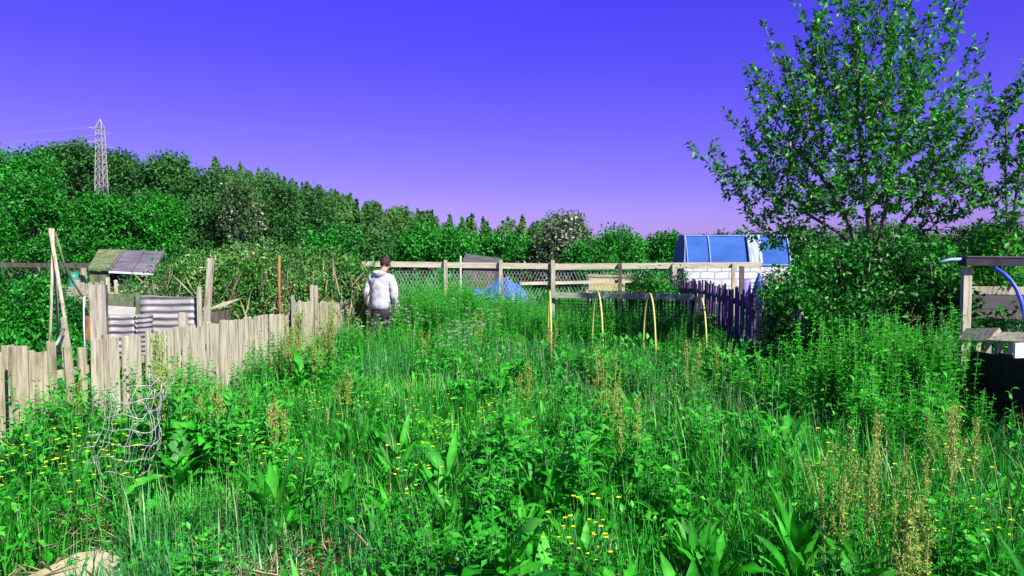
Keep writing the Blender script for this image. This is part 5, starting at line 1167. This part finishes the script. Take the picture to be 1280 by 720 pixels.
big_leaf(at(80, 560, 5.2).x, 5.3, 12, .34, .14, .7, 6, 'dark broad leaved plant left of the wire cage', .12)
big_leaf(at(1085, 690, 3.3).x, 3.3, 9, .38, .10, 1.25, 7, 'upright broad leaved plant at the bottom right among seed stalks', .1)
big_leaf(at(890, 690, 3.5).x, 3.5, 13, .36, .10, 1.2, 8, 'upright leaved plant right of the bottom centre', .05)
big_leaf(at(985, 600, 4.9).x, 4.9, 10, .42, .10, 1.3, 9, 'tall dark leaved plant standing alone in the fine grass at the right', .35)
big_leaf(at(380, 480, 8.0).x, 8.0, 16, .42, .13, .9, 10, 'big dark green leafy plant against the left fence by the seed stalks', .35)
big_leaf(at(625, 520, 7.4).x, 7.4, 14, .42, .14, .8, 11, 'broad dark leaved plant in the middle of the plot', .3)
big_leaf(at(925, 450, 8.6).x, 8.6, 14, .44, .13, 1.1, 12, 'tall broad leaved plant right of the last hoop', .35)
big_leaf(at(780, 690, 3.1).x, 3.1, 12, .34, .10, 1.2, 13, 'upright leaved plant behind the lowest buttercups', .05)
# yellowing leaf
V, Fc, r_ = strip_leaves(np.array([[at(76, 575, 5.0).x, 5.0, .38]]), 4.2, .9, .10, .08, .8); tag(mesh_np('yellow_leaf', V, [Fc], M['lime'], None, r_), 'single yellowed leaf among the weeds left of the cage', 'leaf')

# ------------------------------------------------------------------ wire cage
def wire_cage():
    D = 5.15; c = at(163, 560, D); x0 = c.x; t = thing('wire_cage', 'bent cage of rusty pale wire mesh standing in the weeds', 'wire cage', (x0, D, 0)); rr = random.Random(6)
    def pt(u, z):   # u 0..1 round an open, skewed sheet
        a = -2.6 + u * 4.3; r0 = .19 + .03 * math.sin(u * 7) + .03 * z
        return Vector((x0 + math.cos(a) * r0 * 1.05 + (z - .45) * .17 + .028 * math.sin(z * 11 + u * 5) + .012 * math.sin(z * 23 + u * 17), D + math.sin(a) * r0 * .8, z * (1.0 - .04 * math.sin(a * 2)) + .03 * math.sin(a * 3 + z * 2) + .012 * math.sin(a * 7 + z * 19)))
    for i in range(15):
        u = (i // 2) / 7 + (i % 2) * .035; m = MB(); m.tube([pt(u + rr.uniform(-.012, .012), z) for z in np.linspace(.02, .86 + rr.uniform(-.06, .05), 16)], .0024, 5); m.build('upright_wire', M['wire'], t, True)
    for j in range(9):
        z = .06 + j * .102; m = MB(); m.tube([pt(k / 22, z + rr.uniform(-.006, .006)) for k in range(-1, 24)], .0024, 5)
        if j in (1, 3, 4, 5, 7, 8): 
            p = pt(-.04, z); m.tube([p, p + Vector((-.10, .02, -.02)), p + Vector((-.17, .05, -.06 - .02 * j))], .003, 5)
        m.build('cross_wire', M['wire'], t, True)
wire_cage()
# ------------------------------------------------------------------ slab
def slab():
    def onp(px, py, z):
        p = at(px, py, 1.0); k = (CAMZ - z) / (CAMZ - p.z); return Vector((p.x * k, k, z))
    pts = [onp(24, 724, .1), onp(98, 690, .1), onp(127, 687, .1), onp(151, 695, .1), onp(153, 735, .1), onp(60, 765, .1)]
    bm = bmesh.new(); top = []
    for p in pts: top.append(bm.verts.new((p.x, p.y, 0.10)))
    f = bm.faces.new(top); r = bmesh.ops.extrude_face_region(bm, geom=[f]); 
    for v in [g for g in r['geom'] if isinstance(g, bmesh.types.BMVert)]: v.co.z -= 0.08
    bmesh.ops.recalc_face_normals(bm, faces=bm.faces); bmesh.ops.bevel(bm, geom=list(bm.edges), offset=.008, segments=2, affect='EDGES')
    bmesh.ops.triangulate(bm, faces=[f for f in bm.faces if len(f.verts) > 4])
    me = bpy.data.meshes.new('stone_slab'); bm.to_mesh(me); bm.free(); me.materials.append(M['stone']); o = bpy.data.objects.new('stone_slab', me); C.objects.link(o)
    tag(o, 'pale broken stone slab lying at the bottom left corner', 'slab')
slab()

# ================================================================== PERSON
def skin_mesh(name, verts, edges, radii, mat_, parent, root=0, sub=2, M4=None):
    me = bpy.data.meshes.new(name); me.from_pydata(verts, edges, []); o = bpy.data.objects.new(name, me); C.objects.link(o)
    sk = o.modifiers.new('skin', 'SKIN'); sk.use_smooth_shade = True
    for i, v in enumerate(me.skin_vertices[0].data):
        r_ = radii[i]; v.radius = r_ if hasattr(r_, '__len__') else (r_, r_); v.use_root = (i == root)
    ss = o.modifiers.new('sub', 'SUBSURF'); ss.levels = sub; ss.render_levels = sub
    dg = bpy.context.evaluated_depsgraph_get(); dg.update(); m2 = bpy.data.meshes.new_from_object(o.evaluated_get(dg)); bpy.data.objects.remove(o)
    m2.materials.clear(); m2.materials.append(mat_); m2.polygons.foreach_set('use_smooth', [True] * len(m2.polygons))
    if M4 is not None: m2.transform(M4)
    o = bpy.data.objects.new(name, m2); C.objects.link(o)
    if parent: o.parent = parent
    return o
def person():
    D = 12.5; x = at(477, 400, D).x; t = thing('person', 'person in a pale grey hooded jacket seen from behind, head bowed', 'person', (x, D, 0))
    # local axes: +Y away from the camera (facing), x to the right. fwd lean of the head and a turn to the right
    T = Matrix.Rotation(R(-14), 4, 'Z')
    V, E, Rr = [], [], []
    def v(p, r, par=None):
        V.append(p); Rr.append(r); i = len(V) - 1
        if par is not None: E.append((par, i))
        return i
    pel = v((0, 0, .93), (.13, .09)); sp1 = v((0, .01, 1.10), (.115, .075), pel); ch = v((0, .01, 1.32), (.125, .075), sp1); up = v((0, .015, 1.42), (.085, .055), ch)
    nk = v((0.01, .035, 1.50), .052, up); nk2 = v((.02, .065, 1.555), .05, nk); h1 = v((.03, .095, 1.60), (.068, .078), nk2); h2 = v((.035, .105, 1.665), (.076, .09), h1); h3 = v((.04, .105, 1.715), (.055, .065), h2)
    jaw = v((.055, .165, 1.575), (.036, .03), h1); nose = v((.065, .205, 1.625), (.011, .011), h2); nosetip = v((.068, .218, 1.608), (.009, .009), nose)
    for s in (-1, 1):
        ear = v((.035 + s * .078, .10, 1.64), (.010, .018), h2); v((.035 + s * .088, .09, 1.652), (.007, .014), ear)
    hands = []
    for s in (-1, 1):
        sh = v((s * .175, .0, 1.415), .058, up); el = v((s * .235, -.03, 1.14), .042, sh)
        wr = v((s * .225 + (.03 if s > 0 else 0), .05, .90), .027, el); pm = v((s * .225 + (.035 if s > 0 else 0), .065, .845), (.036, .018), wr); hands.append((pm, s))
        kn0 = v((s * .225 + (.035 if s > 0 else 0), .075, .80), (.038, .014), pm)
        for k, (dy, L_) in enumerate(((-.028, .060), (-.010, .070), (.009, .066), (.027, .052))):
            bx, by, bz = V[kn0]; f1 = v((bx, by + dy, bz - L_ * .4), .0085, kn0); f2 = v((bx - s * .008, by + dy, bz - L_ * .75), .008, f1); v((bx - s * .020, by + dy + .002, bz - L_), .0068, f2)
        bx, by, bz = V[pm]; t1 = v((bx - s * .012, by + .036, bz - .012), .010, pm); v((bx - s * .018, by + .050, bz - .045), .008, t1)
    for s in (-1, 1):
        hp = v((s * .095, 0, .86), .095, pel); kn = v((s * .115, .02 + s * .03, .48), .058, hp); an = v((s * .12, -.02 + s * .05, .09), .038, kn); ft = v((s * .125, .07 + s * .05, .045), .036, an); v((s * .135, .15 + s * .05, .035), .030, ft)
    skin_mesh('body', V, E, Rr, M['skin'], t, pel, 2, T)
    # jacket: torso, hood, sleeves
    V.clear(); E.clear(); Rr.clear()
    a = v((0, .0, .84), (.205, .165)); b = v((0, .0, 1.0), (.20, .155), a); c_ = v((0, -.005, 1.16), (.185, .145), b); d = v((0, -.01, 1.30), (.19, .14), c_); e_ = v((0, .0, 1.41), (.15, .12), d); f_ = v((.005, .02, 1.48), (.095, .09), e_); v((.01, .035, 1.515), (.078, .072), f_)
    for s in (-1, 1):
        s1 = v((s * .165, .0, 1.40), .078, e_); s2 = v((s * .225, -.01, 1.27), .070, s1); s3 = v((s * .250, -.035, 1.13), .064, s2); s4 = v((s * .245 + (.02 if s > 0 else 0), .01, 1.0), .056, s3); v((s * .228 + (.03 if s > 0 else 0), .045, .90), .046, s4)
    jk = skin_mesh('jacket', V, E, Rr, M['jacket'], t, a, 3, T)
    tx = bpy.data.textures.new('fold', 'CLOUDS'); tx.noise_scale = .09; dm = jk.modifiers.new('folds', 'DISPLACE'); dm.texture = tx; dm.strength = .03; dm.mid_level = .35
    bm = bmesh.new(); bmesh.ops.create_icosphere(bm, subdivisions=3, radius=1.0)
    for vv in bm.verts: vv.co = Vector((vv.co.x * (.125 - .03 * max(0, -vv.co.z)), -.085 + vv.co.y * .075 - .03 * vv.co.z, 1.455 + vv.co.z * .075 + .03 * abs(vv.co.x)))
    me = bpy.data.meshes.new('hood'); bm.to_mesh(me); bm.free(); me.transform(T); me.materials.append(M['jacket']); me.polygons.foreach_set('use_smooth', [True] * len(me.polygons)); o = bpy.data.objects.new('hood', me); C.objects.link(o); o.parent = t; d2 = o.modifiers.new('folds', 'DISPLACE'); d2.texture = tx; d2.strength = .02
    V.clear(); E.clear(); Rr.clear()
    a = v((0, 0, .95), (.165, .125)); b = v((0, 0, .86), (.165, .125), a)
    for s in (-1, 1):
        p = v((s * .09, 0, .76), .105, b); q = v((s * .112, .015 + s * .03, .50), .080, p); r_ = v((s * .12, -.01 + s * .04, .28), .068, q); v((s * .122, -.015 + s * .05, .08), .062, r_)
    skin_mesh('trousers', V, E, Rr, M['trousers'], t, a, 2, T)
    for s in (-1, 1):
        V.clear(); E.clear(); Rr.clear(); a = v((s * .12, -.04 + s * .05, .06), (.048, .05)); b = v((s * .127, .06 + s * .05, .05), (.05, .042), a); v((s * .137, .16 + s * .05, .04), (.045, .034), b)
        skin_mesh('shoe', V, E, Rr, M['shoe'], t, 0, 2, T)
    # hair: cap of short strands over the skull
    bm = bmesh.new(); bmesh.ops.create_icosphere(bm, subdivisions=4, radius=1.0)
    for vv in list(bm.verts):
        if vv.co.y > .45 and vv.co.z < .35 or vv.co.z < -.72: bm.verts.remove(vv)
    for vv in bm.verts:
        k = 1 + .03 * math.sin(vv.co.x * 23 + vv.co.z * 17) + .02 * math.sin(vv.co.y * 31) + random.uniform(-.02, .03)
        vv.co = Vector((.036 + vv.co.x * .086 * k, .098 + vv.co.y * .102 * k, 1.668 + vv.co.z * .102 * k))
    me = bpy.data.meshes.new('hair'); bm.to_mesh(me); bm.free(); me.transform(T); me.materials.append(M['hair']); me.polygons.foreach_set('use_smooth', [True] * len(me.polygons))
    o = bpy.data.objects.new('hair', me); C.objects.link(o); o.parent = t; so_ = o.modifiers.new('thick', 'SOLIDIFY'); so_.thickness = .012
    # eyes
    for s in (-1, 1):
        bm = bmesh.new(); bmesh.ops.create_uvsphere(bm, u_segments=10, v_segments=8, radius=.012); me = bpy.data.meshes.new('eye'); bmesh.ops.translate(bm, verts=bm.verts, vec=(.055 + s * .03, .178, 1.645)); bm.to_mesh(me); bm.free(); me.transform(T); me.materials.append(M['whiteframe'])
        o = bpy.data.objects.new('eye', me); C.objects.link(o); o.parent = t
person()
